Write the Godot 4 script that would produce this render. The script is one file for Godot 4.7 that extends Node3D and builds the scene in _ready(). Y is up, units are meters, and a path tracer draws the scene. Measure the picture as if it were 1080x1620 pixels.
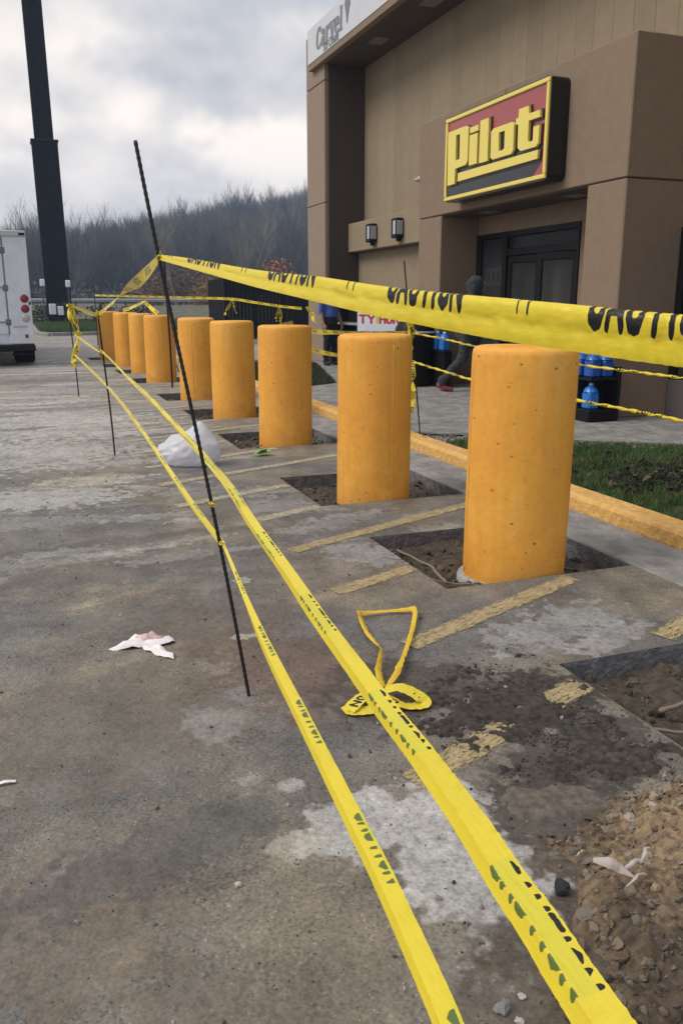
extends Node3D

const EYE := Vector3(0, 1.45, 0)
var rng := RandomNumberGenerator.new()
var taken := {}
var n_low := FastNoiseLite.new()
var n_mid := FastNoiseLite.new()
var n_fine := FastNoiseLite.new()
var mats := {}

# ------------------------------------------------------------------ helpers
func V(x: float, y: float, z: float) -> Vector3:
	return Vector3(x, y, z)

func lin(r: float, g: float, b: float) -> Color:
	return Color(r, g, b).linear_to_srgb()

func numbered(called: String) -> String:
	if not taken.has(called):
		taken[called] = 0
		return called
	taken[called] += 1
	return "%s_%03d" % [called, taken[called]]

func mat(r: float, g: float, b: float, rough := 0.85, metal := 0.0) -> StandardMaterial3D:
	var m := StandardMaterial3D.new()
	m.albedo_color = lin(r, g, b)
	m.roughness = rough
	m.metallic = metal
	m.cull_mode = BaseMaterial3D.CULL_DISABLED
	return m

func noise_normal(freq: float, strength: float, kind := FastNoiseLite.TYPE_SIMPLEX_SMOOTH, seed_ := 1, oct := 4) -> NoiseTexture2D:
	var t := NoiseTexture2D.new()
	t.width = 512
	t.height = 512
	t.seamless = true
	t.as_normal_map = true
	t.bump_strength = strength
	var n := FastNoiseLite.new()
	n.seed = seed_
	n.noise_type = kind
	n.frequency = freq
	n.fractal_octaves = oct
	t.noise = n
	return t

func noise_color(freq: float, a: Color, b: Color, seed_ := 1, oct := 5, lo := 0.25, hi := 0.75) -> NoiseTexture2D:
	var t := NoiseTexture2D.new()
	t.width = 512
	t.height = 512
	t.seamless = true
	var n := FastNoiseLite.new()
	n.seed = seed_
	n.noise_type = FastNoiseLite.TYPE_SIMPLEX_SMOOTH
	n.frequency = freq
	n.fractal_octaves = oct
	t.noise = n
	var g := Gradient.new()
	g.offsets = PackedFloat32Array([lo, hi])
	g.colors = PackedColorArray([a, b])
	t.color_ramp = g
	return t

# a material whose colour wanders between two linear colours, with fine relief, in world space
func rough_mat(a: Vector3, b: Vector3, size: float, rough := 0.9, relief := 1.0, rsize := 0.0, seed_ := 1) -> StandardMaterial3D:
	var m := StandardMaterial3D.new()
	m.albedo_texture = noise_color(0.012, lin(a.x, a.y, a.z), lin(b.x, b.y, b.z), seed_)
	m.uv1_triplanar = true
	m.uv1_world_triplanar = true
	m.uv1_scale = Vector3.ONE / size
	m.roughness = rough
	m.cull_mode = BaseMaterial3D.CULL_DISABLED
	if relief > 0:
		m.normal_enabled = true
		m.normal_texture = noise_normal(0.03, 6.0, FastNoiseLite.TYPE_SIMPLEX_SMOOTH, seed_ + 7)
		m.normal_scale = relief
	return m

func st_new() -> SurfaceTool:
	var st := SurfaceTool.new()
	st.begin(Mesh.PRIMITIVE_TRIANGLES)
	st.set_smooth_group(-1)
	return st

func commit(st: SurfaceTool) -> ArrayMesh:
	st.generate_normals()
	return st.commit()

func obj(called: String, mesh: Mesh, m: Material, parent: Node = null) -> MeshInstance3D:
	var o := MeshInstance3D.new()
	o.mesh = mesh
	o.material_override = m
	if parent == null:
		o.name = numbered(called)
		add_child(o)
	else:
		o.name = called
		parent.add_child(o, true)
	return o

func built(called: String, st: SurfaceTool, m: Material, parent: Node = null) -> MeshInstance3D:
	return obj(called, commit(st), m, parent)

func tag(o: Node, label: String, category: String, group := "") -> Node:
	o.set_meta("label", label)
	o.set_meta("category", category)
	if group:
		o.set_meta("group", group)
	return o

func struct(o: Node) -> Node:
	o.set_meta("kind", "structure")
	return o

func thing(called: String, label: String, category: String, at := Vector3.ZERO, turn := 0.0, group := "") -> Node3D:
	var o := Node3D.new()
	o.name = numbered(called)
	add_child(o)
	o.position = at
	o.rotation.y = turn
	tag(o, label, category, group)
	return o

func dup(root: Node3D, at: Vector3, turn: float, label: String) -> Node3D:
	var base := String(root.name)
	var r: Node3D = root.duplicate()
	r.name = numbered(base)
	add_child(r)
	r.position = at
	r.rotation.y = turn
	r.set_meta("label", label)
	return r

func tri(st: SurfaceTool, a: Vector3, b: Vector3, c: Vector3, out: Vector3) -> void:
	if Plane(a, b, c).normal.dot(out) < 0:
		st.add_vertex(a); st.add_vertex(c); st.add_vertex(b)
	else:
		st.add_vertex(a); st.add_vertex(b); st.add_vertex(c)

func quad(st: SurfaceTool, a: Vector3, b: Vector3, c: Vector3, d: Vector3, out: Vector3) -> void:
	tri(st, a, b, c, out)
	tri(st, a, c, d, out)

# box by its two corners, chamfered by b, under transform t
func box(st: SurfaceTool, lo: Vector3, hi: Vector3, b := 0.0, t := Transform3D()) -> void:
	var c := (lo + hi) / 2
	var h := (hi - lo).abs() / 2
	b = minf(b, minf(h.x, minf(h.y, h.z)) * 0.9)
	var p := func(s: Vector3, axis: int) -> Vector3:
		var q := h - Vector3.ONE * b
		q[axis] = h[axis]
		return t * (c + q * s)
	for axis in 3:
		var u := (axis + 1) % 3
		var v := (axis + 2) % 3
		for s in [-1.0, 1.0]:
			var q := []
			for k in [[-1, -1], [1, -1], [1, 1], [-1, 1]]:
				var sg := Vector3()
				sg[axis] = s; sg[u] = k[0]; sg[v] = k[1]
				q.append(p.call(sg, axis))
			var o := Vector3(); o[axis] = s
			quad(st, q[0], q[1], q[2], q[3], t.basis * o)
	if b <= 0:
		return
	for axis in 3:
		var u := (axis + 1) % 3
		var v := (axis + 2) % 3
		for su in [-1.0, 1.0]:
			for sv in [-1.0, 1.0]:
				var s1 := Vector3(); s1[axis] = -1; s1[u] = su; s1[v] = sv
				var s2 := s1; s2[axis] = 1
				var o := Vector3(); o[u] = su; o[v] = sv
				quad(st, p.call(s1, u), p.call(s2, u), p.call(s2, v), p.call(s1, v), t.basis * o)
	for sx in [-1.0, 1.0]:
		for sy in [-1.0, 1.0]:
			for sz in [-1.0, 1.0]:
				var s := Vector3(sx, sy, sz)
				tri(st, p.call(s, 0), p.call(s, 1), p.call(s, 2), t.basis * s)

func box_part(called: String, lo: Vector3, hi: Vector3, m: Material, parent: Node, b := 0.008) -> MeshInstance3D:
	var st := st_new()
	box(st, lo, hi, b)
	return built(called, st, m, parent)

# polygon in the local xy plane of t, pushed along its local z from z0 to z1
func prism(st: SurfaceTool, poly: PackedVector2Array, t: Transform3D, z0: float, z1: float) -> void:
	if Geometry2D.is_polygon_clockwise(poly):
		poly.reverse()
	var idx := Geometry2D.triangulate_polygon(poly)
	for k in range(0, idx.size(), 3):
		for zz in [[z0, -1.0], [z1, 1.0]]:
			var a := poly[idx[k]]; var b := poly[idx[k + 1]]; var c := poly[idx[k + 2]]
			tri(st, t * V(a.x, a.y, zz[0]), t * V(b.x, b.y, zz[0]), t * V(c.x, c.y, zz[0]), t.basis * V(0, 0, zz[1] * signf(z1 - z0)))
	for k in poly.size():
		var a := poly[k]; var b := poly[(k + 1) % poly.size()]
		var e := b - a
		quad(st, t * V(a.x, a.y, z0), t * V(b.x, b.y, z0), t * V(b.x, b.y, z1), t * V(a.x, a.y, z1), t.basis * V(e.y, -e.x, 0))

# turned shape: prof = (radius, height) pairs from bottom to top, with uv
func lathe(st: SurfaceTool, prof: PackedVector2Array, segs: int, at := Vector3.ZERO, wob := 0.0) -> void:
	st.set_smooth_group(0)
	var run := PackedFloat32Array([0.0])
	for k in range(1, prof.size()):
		run.append(run[-1] + prof[k].distance_to(prof[k - 1]))
	for k in prof.size() - 1:
		for i in segs:
			var q := []
			for e in [[0, 0], [0, 1], [1, 1], [1, 0]]:
				var pr := prof[k + e[0]]
				var an := TAU * float((i + e[1]) % segs) / segs
				var d := V(cos(an), 0, sin(an))
				var r := pr.x + (n_mid.get_noise_3d(d.x * 9 + at.x * 7, pr.y * 12, d.z * 9) * wob if wob > 0 else 0.0)
				q.append([at + d * r + V(0, pr.y, 0), Vector2(float(i + e[1]) / segs, run[k + e[0]] / run[-1]), d])
			for f in [[0, 1, 2], [0, 2, 3]]:
				var a: Vector3 = q[f[0]][0]; var b: Vector3 = q[f[1]][0]; var c: Vector3 = q[f[2]][0]
				var tang: Vector2 = prof[k + 1] - prof[k]
				var out: Vector3 = q[0][2] * tang.y - V(0, tang.x, 0)
				var order: Array = f if Plane(a, b, c).normal.dot(out) >= 0 else [f[0], f[2], f[1]]
				for v in order:
					st.set_uv(q[v][1])
					st.add_vertex(q[v][0])

func catmull(pts: Array, per: int) -> Array:
	var out := []
	for k in pts.size() - 1:
		var p0 = pts[maxi(k - 1, 0)]; var p1 = pts[k]; var p2 = pts[k + 1]; var p3 = pts[mini(k + 2, pts.size() - 1)]
		for s in per:
			var t := float(s) / per
			out.append(p1.cubic_interpolate(p2, p0, p3, t))
	out.append(pts[-1])
	return out

func tube(st: SurfaceTool, pts: Array, radii: Array, sides: int, smooth := true, capped := true) -> void:
	st.set_smooth_group(0 if smooth else -1)
	var rings := []
	var ref := V(0.31, 0.2, 0.93)
	for k in pts.size():
		var tg: Vector3 = (pts[mini(k + 1, pts.size() - 1)] - pts[maxi(k - 1, 0)]).normalized()
		var u := ref - tg * ref.dot(tg)
		if u.length() < 0.05:
			u = V(1, 0, 0) - tg * tg.x
		u = u.normalized()
		ref = u
		var w := tg.cross(u)
		var ring := []
		for i in sides:
			var an := TAU * i / sides
			ring.append(pts[k] + (u * cos(an) + w * sin(an)) * radii[mini(k, radii.size() - 1)])
		rings.append(ring)
	for k in pts.size() - 1:
		for i in sides:
			var j := (i + 1) % sides
			var mid: Vector3 = (rings[k][i] + rings[k][j]) / 2 - pts[k]
			quad(st, rings[k][i], rings[k][j], rings[k + 1][j], rings[k + 1][i], mid)
	if capped:
		for e in [0, pts.size() - 1]:
			var o: Vector3 = pts[e] - pts[1 if e == 0 else e - 1]
			for i in range(1, sides - 1):
				tri(st, rings[e][0], rings[e][i], rings[e][i + 1], o)

# a strip of tape. prof: [across, off, v]; angles in degrees: 0 stands upright, 90 lies flat
func ribbon(pts: Array, angles: Array, prof: Array, per := 10, rep := 0.55, shift := 0.0, flutter := 0.002, scales: Array = [1.0]) -> ArrayMesh:
	var st := st_new()
	st.set_smooth_group(0)
	var line := catmull(pts, per)
	var run := shift
	var rows := []
	for k in line.size():
		var f := float(k) / (line.size() - 1)
		var fa := f * (angles.size() - 1)
		var a := deg_to_rad(lerpf(angles[int(fa)], angles[mini(int(fa) + 1, angles.size() - 1)], fa - int(fa)))
		var fs := f * (scales.size() - 1)
		var sc := lerpf(scales[int(fs)], scales[mini(int(fs) + 1, scales.size() - 1)], fs - int(fs))
		var tg: Vector3 = (line[mini(k + 1, line.size() - 1)] - line[maxi(k - 1, 0)]).normalized()
		var side := Vector3.UP.cross(tg)
		side = side.normalized() if side.length() > 0.05 else V(1, 0, 0)
		var up := tg.cross(side).normalized()
		var w := up * cos(a) + side * sin(a)
		var nn := -side * cos(a) + up * sin(a)
		if k > 0:
			run += line[k].distance_to(line[k - 1])
		var row := []
		for p in prof:
			var wv := n_mid.get_noise_3d(run * 40.0, p[2] * 30.0, shift * 50.0) * flutter * 2.0
			row.append([line[k] + (w * p[0] + nn * (p[1] + wv)) * sc, Vector2(run / rep, p[2])])
		rows.append(row)
	for k in rows.size() - 1:
		for i in prof.size() - 1:
			st.set_smooth_group(prof[i][3] if prof[i].size() > 3 else 0)
			for v in [[0, 0], [0, 1], [1, 1], [0, 0], [1, 1], [1, 0]]:
				var q = rows[k + v[0]][i + v[1]]
				st.set_uv(q[1])
				st.add_vertex(q[0])
	return commit(st)

func stone_mesh(seed_: int, flat := 0.7) -> ArrayMesh:
	var s := SphereMesh.new()
	s.radial_segments = 9
	s.rings = 5
	s.radius = 1
	s.height = 2
	var arr := s.get_mesh_arrays()
	var vs: PackedVector3Array = arr[Mesh.ARRAY_VERTEX]
	var ix: PackedInt32Array = arr[Mesh.ARRAY_INDEX]
	var nz := FastNoiseLite.new()
	nz.seed = seed_
	nz.frequency = 0.9
	var st := st_new()
	for i in ix:
		var v := vs[i]
		v *= 1.0 + 0.75 * nz.get_noise_3dv(v)
		v = v.snapped(Vector3.ONE * 0.02) * V(1, flat, 0.8)
		st.add_vertex(v)
	return commit(st)

func scatter(called: String, mesh: Mesh, m: Material, where: Array, colors: Array = []) -> MultiMeshInstance3D:
	var mm := MultiMesh.new()
	mm.transform_format = MultiMesh.TRANSFORM_3D
	mm.use_colors = colors.size() > 0
	mm.mesh = mesh
	mm.instance_count = where.size()
	for i in where.size():
		mm.set_instance_transform(i, where[i])
		if colors.size() > 0:
			mm.set_instance_color(i, colors[i])
	var o := MultiMeshInstance3D.new()
	o.multimesh = mm
	o.material_override = m
	o.name = numbered(called)
	add_child(o)
	o.set_meta("kind", "stuff")
	return o

func random_turn() -> Basis:
	return Basis.from_euler(V(rng.randf() * TAU, rng.randf() * TAU, rng.randf() * TAU))

# ------------------------------------------------------------------ stroke lettering, drawn into pictures
const GLYPHS := {
	"C": [[0.95, 0.75, 0.85, 0.95, 0.5, 1.0, 0.15, 0.9, 0.05, 0.5, 0.15, 0.1, 0.5, 0.0, 0.85, 0.05, 0.95, 0.25]],
	"A": [[0.0, 0.0, 0.5, 1.0, 1.0, 0.0], [0.2, 0.32, 0.8, 0.32]],
	"U": [[0.05, 1.0, 0.05, 0.25, 0.2, 0.04, 0.5, 0.0, 0.8, 0.04, 0.95, 0.25, 0.95, 1.0]],
	"T": [[0.0, 1.0, 1.0, 1.0], [0.5, 1.0, 0.5, 0.0]],
	"I": [[0.5, 1.0, 0.5, 0.0]],
	"O": [[0.5, 1.0, 0.15, 0.88, 0.05, 0.5, 0.15, 0.12, 0.5, 0.0, 0.85, 0.12, 0.95, 0.5, 0.85, 0.88, 0.5, 1.0]],
	"N": [[0.0, 0.0, 0.0, 1.0, 1.0, 0.0, 1.0, 1.0]],
	"Y": [[0.0, 1.0, 0.5, 0.5, 1.0, 1.0], [0.5, 0.5, 0.5, 0.0]],
	"H": [[0.0, 1.0, 0.0, 0.0], [1.0, 1.0, 1.0, 0.0], [0.0, 0.5, 1.0, 0.5]],
	"R": [[0.0, 0.0, 0.0, 1.0, 0.8, 0.97, 0.95, 0.75, 0.8, 0.52, 0.0, 0.5], [0.5, 0.5, 1.0, 0.0]],
	"E": [[1.0, 1.0, 0.0, 1.0, 0.0, 0.0, 1.0, 0.0], [0.0, 0.5, 0.8, 0.5]],
}

# coverage of a word: letters from x0 on, each w wide and gap apart, from y0 (top) to y1 (bottom), stroke thick
func letter_mask(size: Vector2i, word: String, x0: float, w: float, gap: float, y0: float, y1: float, thick: float, mask: PackedFloat32Array) -> void:
	var x := x0
	for ch in word:
		var lw := w * (0.35 if ch == "I" else 1.0)
		if GLYPHS.has(ch):
			var segs := []
			for line in GLYPHS[ch]:
				var k := 0
				while k + 3 < line.size():
					var a := Vector2(x + line[k] * lw, y1 + (y0 - y1) * line[k + 1])
					var b := Vector2(x + line[k + 2] * lw, y1 + (y0 - y1) * line[k + 3])
					segs.append([a, b])
					k += 2
			for py in range(maxi(0, int(y0 - thick)), mini(size.y, int(y1 + thick) + 1)):
				for px in range(maxi(0, int(x - thick)), mini(size.x, int(x + lw + thick) + 1)):
					var p := Vector2(px, py)
					var best := 1e9
					for s in segs:
						best = minf(best, p.distance_to(Geometry2D.get_closest_point_to_segment(p, s[0], s[1])))
					var c := clampf(thick / 2 - best + 0.5, 0, 1)
					var at := py * size.x + px
					mask[at] = maxf(mask[at], c)
		x += lw + gap

# ------------------------------------------------------------------ pictures
func sky_picture() -> ImageTexture:
	var w := 1024
	var h := 512
	var data := PackedFloat32Array()
	data.resize(w * h * 3)
	var a := FastNoiseLite.new()
	a.seed = 11; a.frequency = 1.6; a.fractal_octaves = 5; a.domain_warp_enabled = true; a.domain_warp_amplitude = 0.35; a.domain_warp_frequency = 1.2
	var b := FastNoiseLite.new()
	b.seed = 4; b.frequency = 4.2; b.fractal_octaves = 5
	for y in h:
		var el := PI / 2 - (y + 0.5) / h * PI
		for x in w:
			var az := (x + 0.5) / w * TAU - PI
			var d := V(sin(az) * cos(el), sin(el), -cos(az) * cos(el))
			var c := Vector3(0.62, 0.645, 0.69)
			if el > -0.02:
				var q := V(d.x, d.y * 2.6, d.z)
				var n1 := a.get_noise_3dv(q)
				var n2 := b.get_noise_3dv(q)
				var deg := rad_to_deg(el)
				var band := exp(-pow((deg - 10.5) / 6.5, 2))
				var grey := Vector3(0.455, 0.468, 0.51)
				var white := Vector3(1.01, 0.925, 0.845)
				var pale := Vector3(0.66, 0.67, 0.695)
				var t := clampf(band * 1.05 + n1 * 0.9 * (0.35 + band) + n2 * 0.55 * (0.3 + band) - 0.18, 0, 1)
				c = grey.lerp(white, t)
				c = c.lerp(pale, clampf(1.0 - deg / 6.0, 0, 1) * 0.85)
				var high := smoothstep(30.0, 75.0, deg)
				c = c.lerp(Vector3(0.76, 0.775, 0.81) * (1.0 + n1 * 0.25), high)
				c *= 1.0 + 0.16 * (-d.x) * smoothstep(0.1, 0.5, d.y)
			var at := (y * w + x) * 3
			data[at] = c.x
			data[at + 1] = c.y
			data[at + 2] = c.z
	return ImageTexture.create_from_image(Image.create_from_data(w, h, false, Image.FORMAT_RGBF, data.to_byte_array()))

var gamma_table := PackedByteArray()
func to_byte(l: float) -> int:
	return gamma_table[clampi(int(l * 1023.0), 0, 1023)]

# the lot's surface: base tones, then stains given as [x, z, rx, rz, turn, r, g, b, strength, raggedness]
func lot_picture(x0: float, x1: float, z0: float, z1: float, w: int, h: int, blobs: Array, speck: float, painted_sheen: float) -> ImageTexture:
	var data := PackedFloat32Array()
	data.resize(w * h * 3)
	var r := RandomNumberGenerator.new()
	r.seed = 77
	var sx := (x1 - x0) / w
	var sz := (z1 - z0) / h
	for y in h:
		var z := z0 + (y + 0.5) * sz
		var far := smoothstep(-5.0, -14.0, z)  # far asphalt gets a lighter colour, standing in for its grazing sheen
		for x in w:
			var px := x0 + (x + 0.5) * sx
			var a := n_low.get_noise_2d(px * 0.9, z * 0.9)
			var b := n_mid.get_noise_2d(px, z)
			var t := clampf(0.5 + a * 1.3, 0, 1)
			var c := n_fine.get_noise_2d(px * 4.5, z * 4.5) * speck * 1.3 + n_fine.get_noise_2d(px * 0.9, z * 0.9) * speck * 0.5
			var k := (1.05 + 0.45 * b + c + (r.randf() - 0.5) * speck) * (1.0 + far * painted_sheen)
			if r.randf() < 0.03 and speck > 0.2:
				k *= 0.4 if r.randf() < 0.6 else 1.9
			# drag marks that follow the traffic, and ghosts of older hatching
			k *= 1.0 + 0.22 * n_low.get_noise_2d((px + z * 0.22) * 4.5, z * 0.30 + 40.0)
			var gz := fposmod((z + 0.44 * (px - 1.46) + 2.30) / 0.787 + 0.5, 1.0) - 0.5
			var ghost := clampf(1.6 - absf(gz) * 787.0 / 45.0, 0, 1) * clampf(0.35 + a * 2.2 + b * 0.8, 0, 1) * (0.5 if px < 1.5 else 0.0)
			t = lerpf(t, 1.6, ghost * 0.8)
			k *= 1.0 + 0.35 * ghost
			var at := (y * w + x) * 3
			data[at] = lerpf(0.124, 0.168, t) * k
			data[at + 1] = lerpf(0.118, 0.143, t) * k
			data[at + 2] = lerpf(0.111, 0.110, t) * k
	for bl in blobs:
		var reach: float = maxf(bl[2], bl[3]) * 1.6
		var ca := cos(float(bl[4])); var sa := sin(float(bl[4]))
		for y in range(maxi(0, int((bl[1] - reach - z0) / sz)), mini(h, int((bl[1] + reach - z0) / sz) + 1)):
			var z := z0 + (y + 0.5) * sz
			for x in range(maxi(0, int((bl[0] - reach - x0) / sx)), mini(w, int((bl[0] + reach - x0) / sx) + 1)):
				var px := x0 + (x + 0.5) * sx
				var dx: float = px - bl[0]; var dz: float = z - bl[1]
				var u: float = (dx * ca - dz * sa) / bl[2]; var v: float = (dx * sa + dz * ca) / bl[3]
				var d := sqrt(u * u + v * v)
				if d > 1.6:
					continue
				d += (n_mid.get_noise_2d(px * 2.0 + 31.0, z * 2.0) * 0.9 + n_fine.get_noise_2d(px, z) * 0.7) * bl[9]
				var s: float = clampf((1.0 - d) / (0.10 + 0.25 * (1.0 - bl[9])), 0, 1) * bl[8]
				if s <= 0:
					continue
				var at := (y * w + x) * 3
				var g := 0.82 + 0.36 * r.randf() + n_fine.get_noise_2d(px * 1.7, z * 1.7) * 0.35 + n_fine.get_noise_2d(px * 4.5 + 7.0, z * 4.5) * 0.28 * minf(speck * 3.0, 1.0) + n_mid.get_noise_2d(px * 1.5 + 3.0, z * 1.5) * 0.35
				data[at] = lerpf(data[at], bl[5] * g, s)
				data[at + 1] = lerpf(data[at + 1], bl[6] * g, s)
				data[at + 2] = lerpf(data[at + 2], bl[7] * g, s)
	# hairline cracks
	for crack in [[1.96, -2.71, 1.72, -3.02], [1.96, -2.71, 1.35, -2.62], [0.2, -7.0, 0.9, -8.6], [0.9, -8.6, 0.4, -10.2], [0.9, -8.6, 1.7, -9.4]]:
		var p := Vector2(crack[0], crack[1]); var q := Vector2(crack[2], crack[3])
		var steps := int(p.distance_to(q) / minf(sx, -sz if sz < 0 else sz) * 1.5)
		for i in steps:
			var f := float(i) / steps
			var c := p.lerp(q, f) + Vector2(n_fine.get_noise_2d(f * 4.0, crack[0]), n_fine.get_noise_2d(f * 4.0, crack[1] + 9.0)) * 0.06
			var ix := int((c.x - x0) / sx); var iy := int((c.y - z0) / sz)
			if ix >= 0 and iy >= 0 and ix < w - 1 and iy < h:
				for e in (2 if speck > 0.2 else 1):
					var at := (iy * w + ix + e) * 3
					var dk := 0.5 if speck > 0.2 else 0.8
					data[at] *= dk; data[at + 1] *= dk; data[at + 2] *= dk
	var bytes := PackedByteArray()
	bytes.resize(w * h * 3)
	for i in w * h * 3:
		bytes[i] = gamma_table[clampi(int(data[i] * 1023.0), 0, 1023)]
	return ImageTexture.create_from_image(Image.create_from_data(w, h, false, Image.FORMAT_RGB8, bytes))

func tape_picture(folded: bool) -> ImageTexture:
	var size := Vector2i(1024, 128)
	var mask := PackedFloat32Array()
	mask.resize(size.x * size.y)
	letter_mask(size, "CAUTION", 60, 50, 20, 26, 88, 19, mask)
	if not folded:
		letter_mask(size, "I", 780, 22, 10, 66, 84, 9, mask)
		letter_mask(size, "I", 826, 22, 10, 66, 84, 9, mask)
	var im := Image.create(size.x, size.y, false, Image.FORMAT_RGB8)
	var yellow := lin(0.82, 0.655, 0.045)
	var black := lin(0.012, 0.012, 0.014)
	var green := lin(0.12, 0.17, 0.045)
	var tint := lin(0.70, 0.64, 0.05)
	for y in size.y:
		for x in size.x:
			var c := yellow
			var m := mask[y * size.x + x]
			if not folded:
				c = yellow.lerp(black, m)
			elif y < 33:
				c = yellow.lerp(black, m)
			elif y < 79:
				c = yellow.lerp(tint, 0.8 if (x > 45 and x < 510) else 0.0)
			else:
				c = yellow.lerp(green, m)
			im.set_pixel(x, y, c)
	return ImageTexture.create_from_image(im)

func bollard_pictures(seed_: int) -> Array:
	var w := 640
	var h := 512
	var im := Image.create(w, h, false, Image.FORMAT_RGB8)
	var bump := Image.create(w, h, false, Image.FORMAT_RGB8)
	var r := RandomNumberGenerator.new()
	r.seed = seed_
	for y in h:
		for x in w:
			var an := TAU * x / w
			var q := V(cos(an) * 0.3 + seed_, float(y) / h * 1.5, sin(an) * 0.3)
			var a := n_mid.get_noise_3dv(q * 2.2)
			var b := n_fine.get_noise_3dv(q * 1.5)
			var fade := n_low.get_noise_3dv(q * 1.6) + n_mid.get_noise_3dv(V(q.x * 5.0, q.y * 0.5, q.z * 5.0)) * 0.6
			var k := 0.98 + a * 0.07 + b * 0.07 + fade * 0.05
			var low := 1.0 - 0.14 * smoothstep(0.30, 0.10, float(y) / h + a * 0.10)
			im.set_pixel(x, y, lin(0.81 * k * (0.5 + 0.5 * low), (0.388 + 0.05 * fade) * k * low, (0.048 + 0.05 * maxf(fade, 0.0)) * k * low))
			var v := 0.6 + b * 0.12 + a * 0.1
			bump.set_pixel(x, y, Color(v, v, v))
	for i in 300:
		var cx := r.randi() % w
		var cy := int(h * pow(r.randf(), 0.75))
		var rad := 0.7 + 1.6 * pow(r.randf(), 3.5)
		var el := 1.0 + r.randf() * 1.6
		var deep := 0.2 + 0.55 * r.randf()
		for y in range(maxi(0, cy - 6), mini(h, cy + 7)):
			for x in range(cx - 9, cx + 10):
				var d := Vector2((x - cx) / el, y - cy).length() / rad
				if d < 1.2:
					var xx := posmod(x, w)
					var s := clampf(1.2 - d, 0, 1) * deep
					var c := im.get_pixel(xx, y)
					im.set_pixel(xx, y, c.lerp(Color(0.30, 0.17, 0.06), s))
					var v := bump.get_pixel(xx, y).r
					v = lerpf(v, 0.1, s)
					bump.set_pixel(xx, y, Color(v, v, v))
	return [ImageTexture.create_from_image(im), ImageTexture.create_from_image(bump)]

func worn_paint_picture(chalky := false) -> ImageTexture:
	var w := 512
	var h := 128
	var im := Image.create(w, h, false, Image.FORMAT_RGBA8)
	for y in h:
		for x in w:
			var a := n_fine.get_noise_2d(x * 0.012 * 4.0, y * 0.012 * 4.0) + 0.6 * n_mid.get_noise_2d(x * 0.02, y * 0.02) + 0.25 * n_low.get_noise_2d(x * 0.02, y * 0.02)
			var edge := minf(y, h - 1 - y) / 22.0
			var al := 1.0 if a + minf(edge, 1.0) * 0.7 > (0.47 if chalky else 0.41) else 0.0
			var k := 0.9 + 0.5 * a
			im.set_pixel(x, y, Color(lin(0.47 * k, 0.40 * k, 0.29 * k) if chalky else lin(0.42 * k, 0.325 * k, 0.175 * k), al))
	return ImageTexture.create_from_image(im)

func notice_picture() -> ImageTexture:
	var size := Vector2i(320, 256)
	var im := Image.create(size.x, size.y, false, Image.FORMAT_RGB8)
	im.fill(lin(0.62, 0.66, 0.74))
	var m := PackedFloat32Array()
	m.resize(size.x * size.y)
	letter_mask(size, "TY", 12, 34, 14, 84, 136, 14, m)
	letter_mask(size, "HURET", 128, 26, 12, 84, 136, 13, m)
	letter_mask(size, "TYHURET", 22, 28, 13, 196, 226, 11, m)
	for y in size.y:
		for x in size.x:
			var c := im.get_pixel(x, y)
			var leaf := Vector2((x - 112) / 9.0, (y - 108) / 40.0).length()
			c = c.lerp(lin(0.42, 0.03, 0.05), m[y * size.x + x])
			if leaf < 1:
				c = lin(0.62, 0.5, 0.02) if y > 88 else lin(0.12, 0.3, 0.05)
			if y > 150 and y < 186 and y % 14 < 3 and x > 40 and x < 280:
				c = c.lerp(lin(0.3, 0.32, 0.36), 0.5)
			im.set_pixel(x, y, c)
	return ImageTexture.create_from_image(im)

# ------------------------------------------------------------------ ground
# a level sheet from (x0, z0) to (x1, z1) with rectangles [x0, x1, z0, z1] left open, uv over the whole sheet
func sheet(st: SurfaceTool, x0: float, x1: float, z0: float, z1: float, y: float, holes: Array, cell := 4.0) -> void:
	st.set_smooth_group(-1)
	var xs := [x0, x1]
	var zs := [z0, z1]
	for hl in holes:
		for v in [hl[0], hl[1]]:
			if v > x0 and v < x1: xs.append(v)
		for v in [hl[2], hl[3]]:
			if v > z0 and v < z1: zs.append(v)
	xs.sort()
	zs.sort()
	for i in xs.size() - 1:
		for j in zs.size() - 1:
			var cx: float = (xs[i] + xs[i + 1]) / 2; var cz: float = (zs[j] + zs[j + 1]) / 2
			var open := false
			for hl in holes:
				if cx > hl[0] and cx < hl[1] and cz > hl[2] and cz < hl[3]:
					open = true
			if open or xs[i + 1] - xs[i] < 1e-5 or zs[j + 1] - zs[j] < 1e-5:
				continue
			var q := []
			for e in [[0, 0], [1, 0], [1, 1], [0, 1]]:
				q.append(V(xs[i + e[0]], y, zs[j + e[1]]))
			for k in [0, 1, 2, 0, 2, 3]:
				st.set_uv(Vector2((q[k].x - x0) / (x1 - x0), (q[k].z - z0) / (z1 - z0)))
				st.add_vertex(q[k])

func flat_poly(st: SurfaceTool, poly: PackedVector2Array, y0: float, y1: float) -> void:
	prism(st, poly, Transform3D(Basis(V(1, 0, 0), V(0, 0, 1), V(0, -1, 0)), V(0, y1, 0)), 0.0, y1 - y0)

func bump_patch(x0: float, x1: float, z0: float, z1: float, step: float, height: Callable, tint = null) -> SurfaceTool:
	var st := st_new()
	st.set_smooth_group(0)
	var nx := int((x1 - x0) / step)
	var nz := int((z1 - z0) / step)
	for i in nx:
		for j in nz:
			var q := []
			for e in [[0, 0], [1, 0], [1, 1], [0, 1]]:
				var x: float = x0 + (i + e[0]) * step; var z: float = z0 + (j + e[1]) * step
				q.append(V(x, height.call(x, z), z))
			if tint != null:
				var cx: float = x0 + i * step
				var cz: float = z0 + j * step
				st.set_color(tint.call(cx, cz))
			quad(st, q[0], q[1], q[2], q[3], Vector3.UP)
	return st

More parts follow.
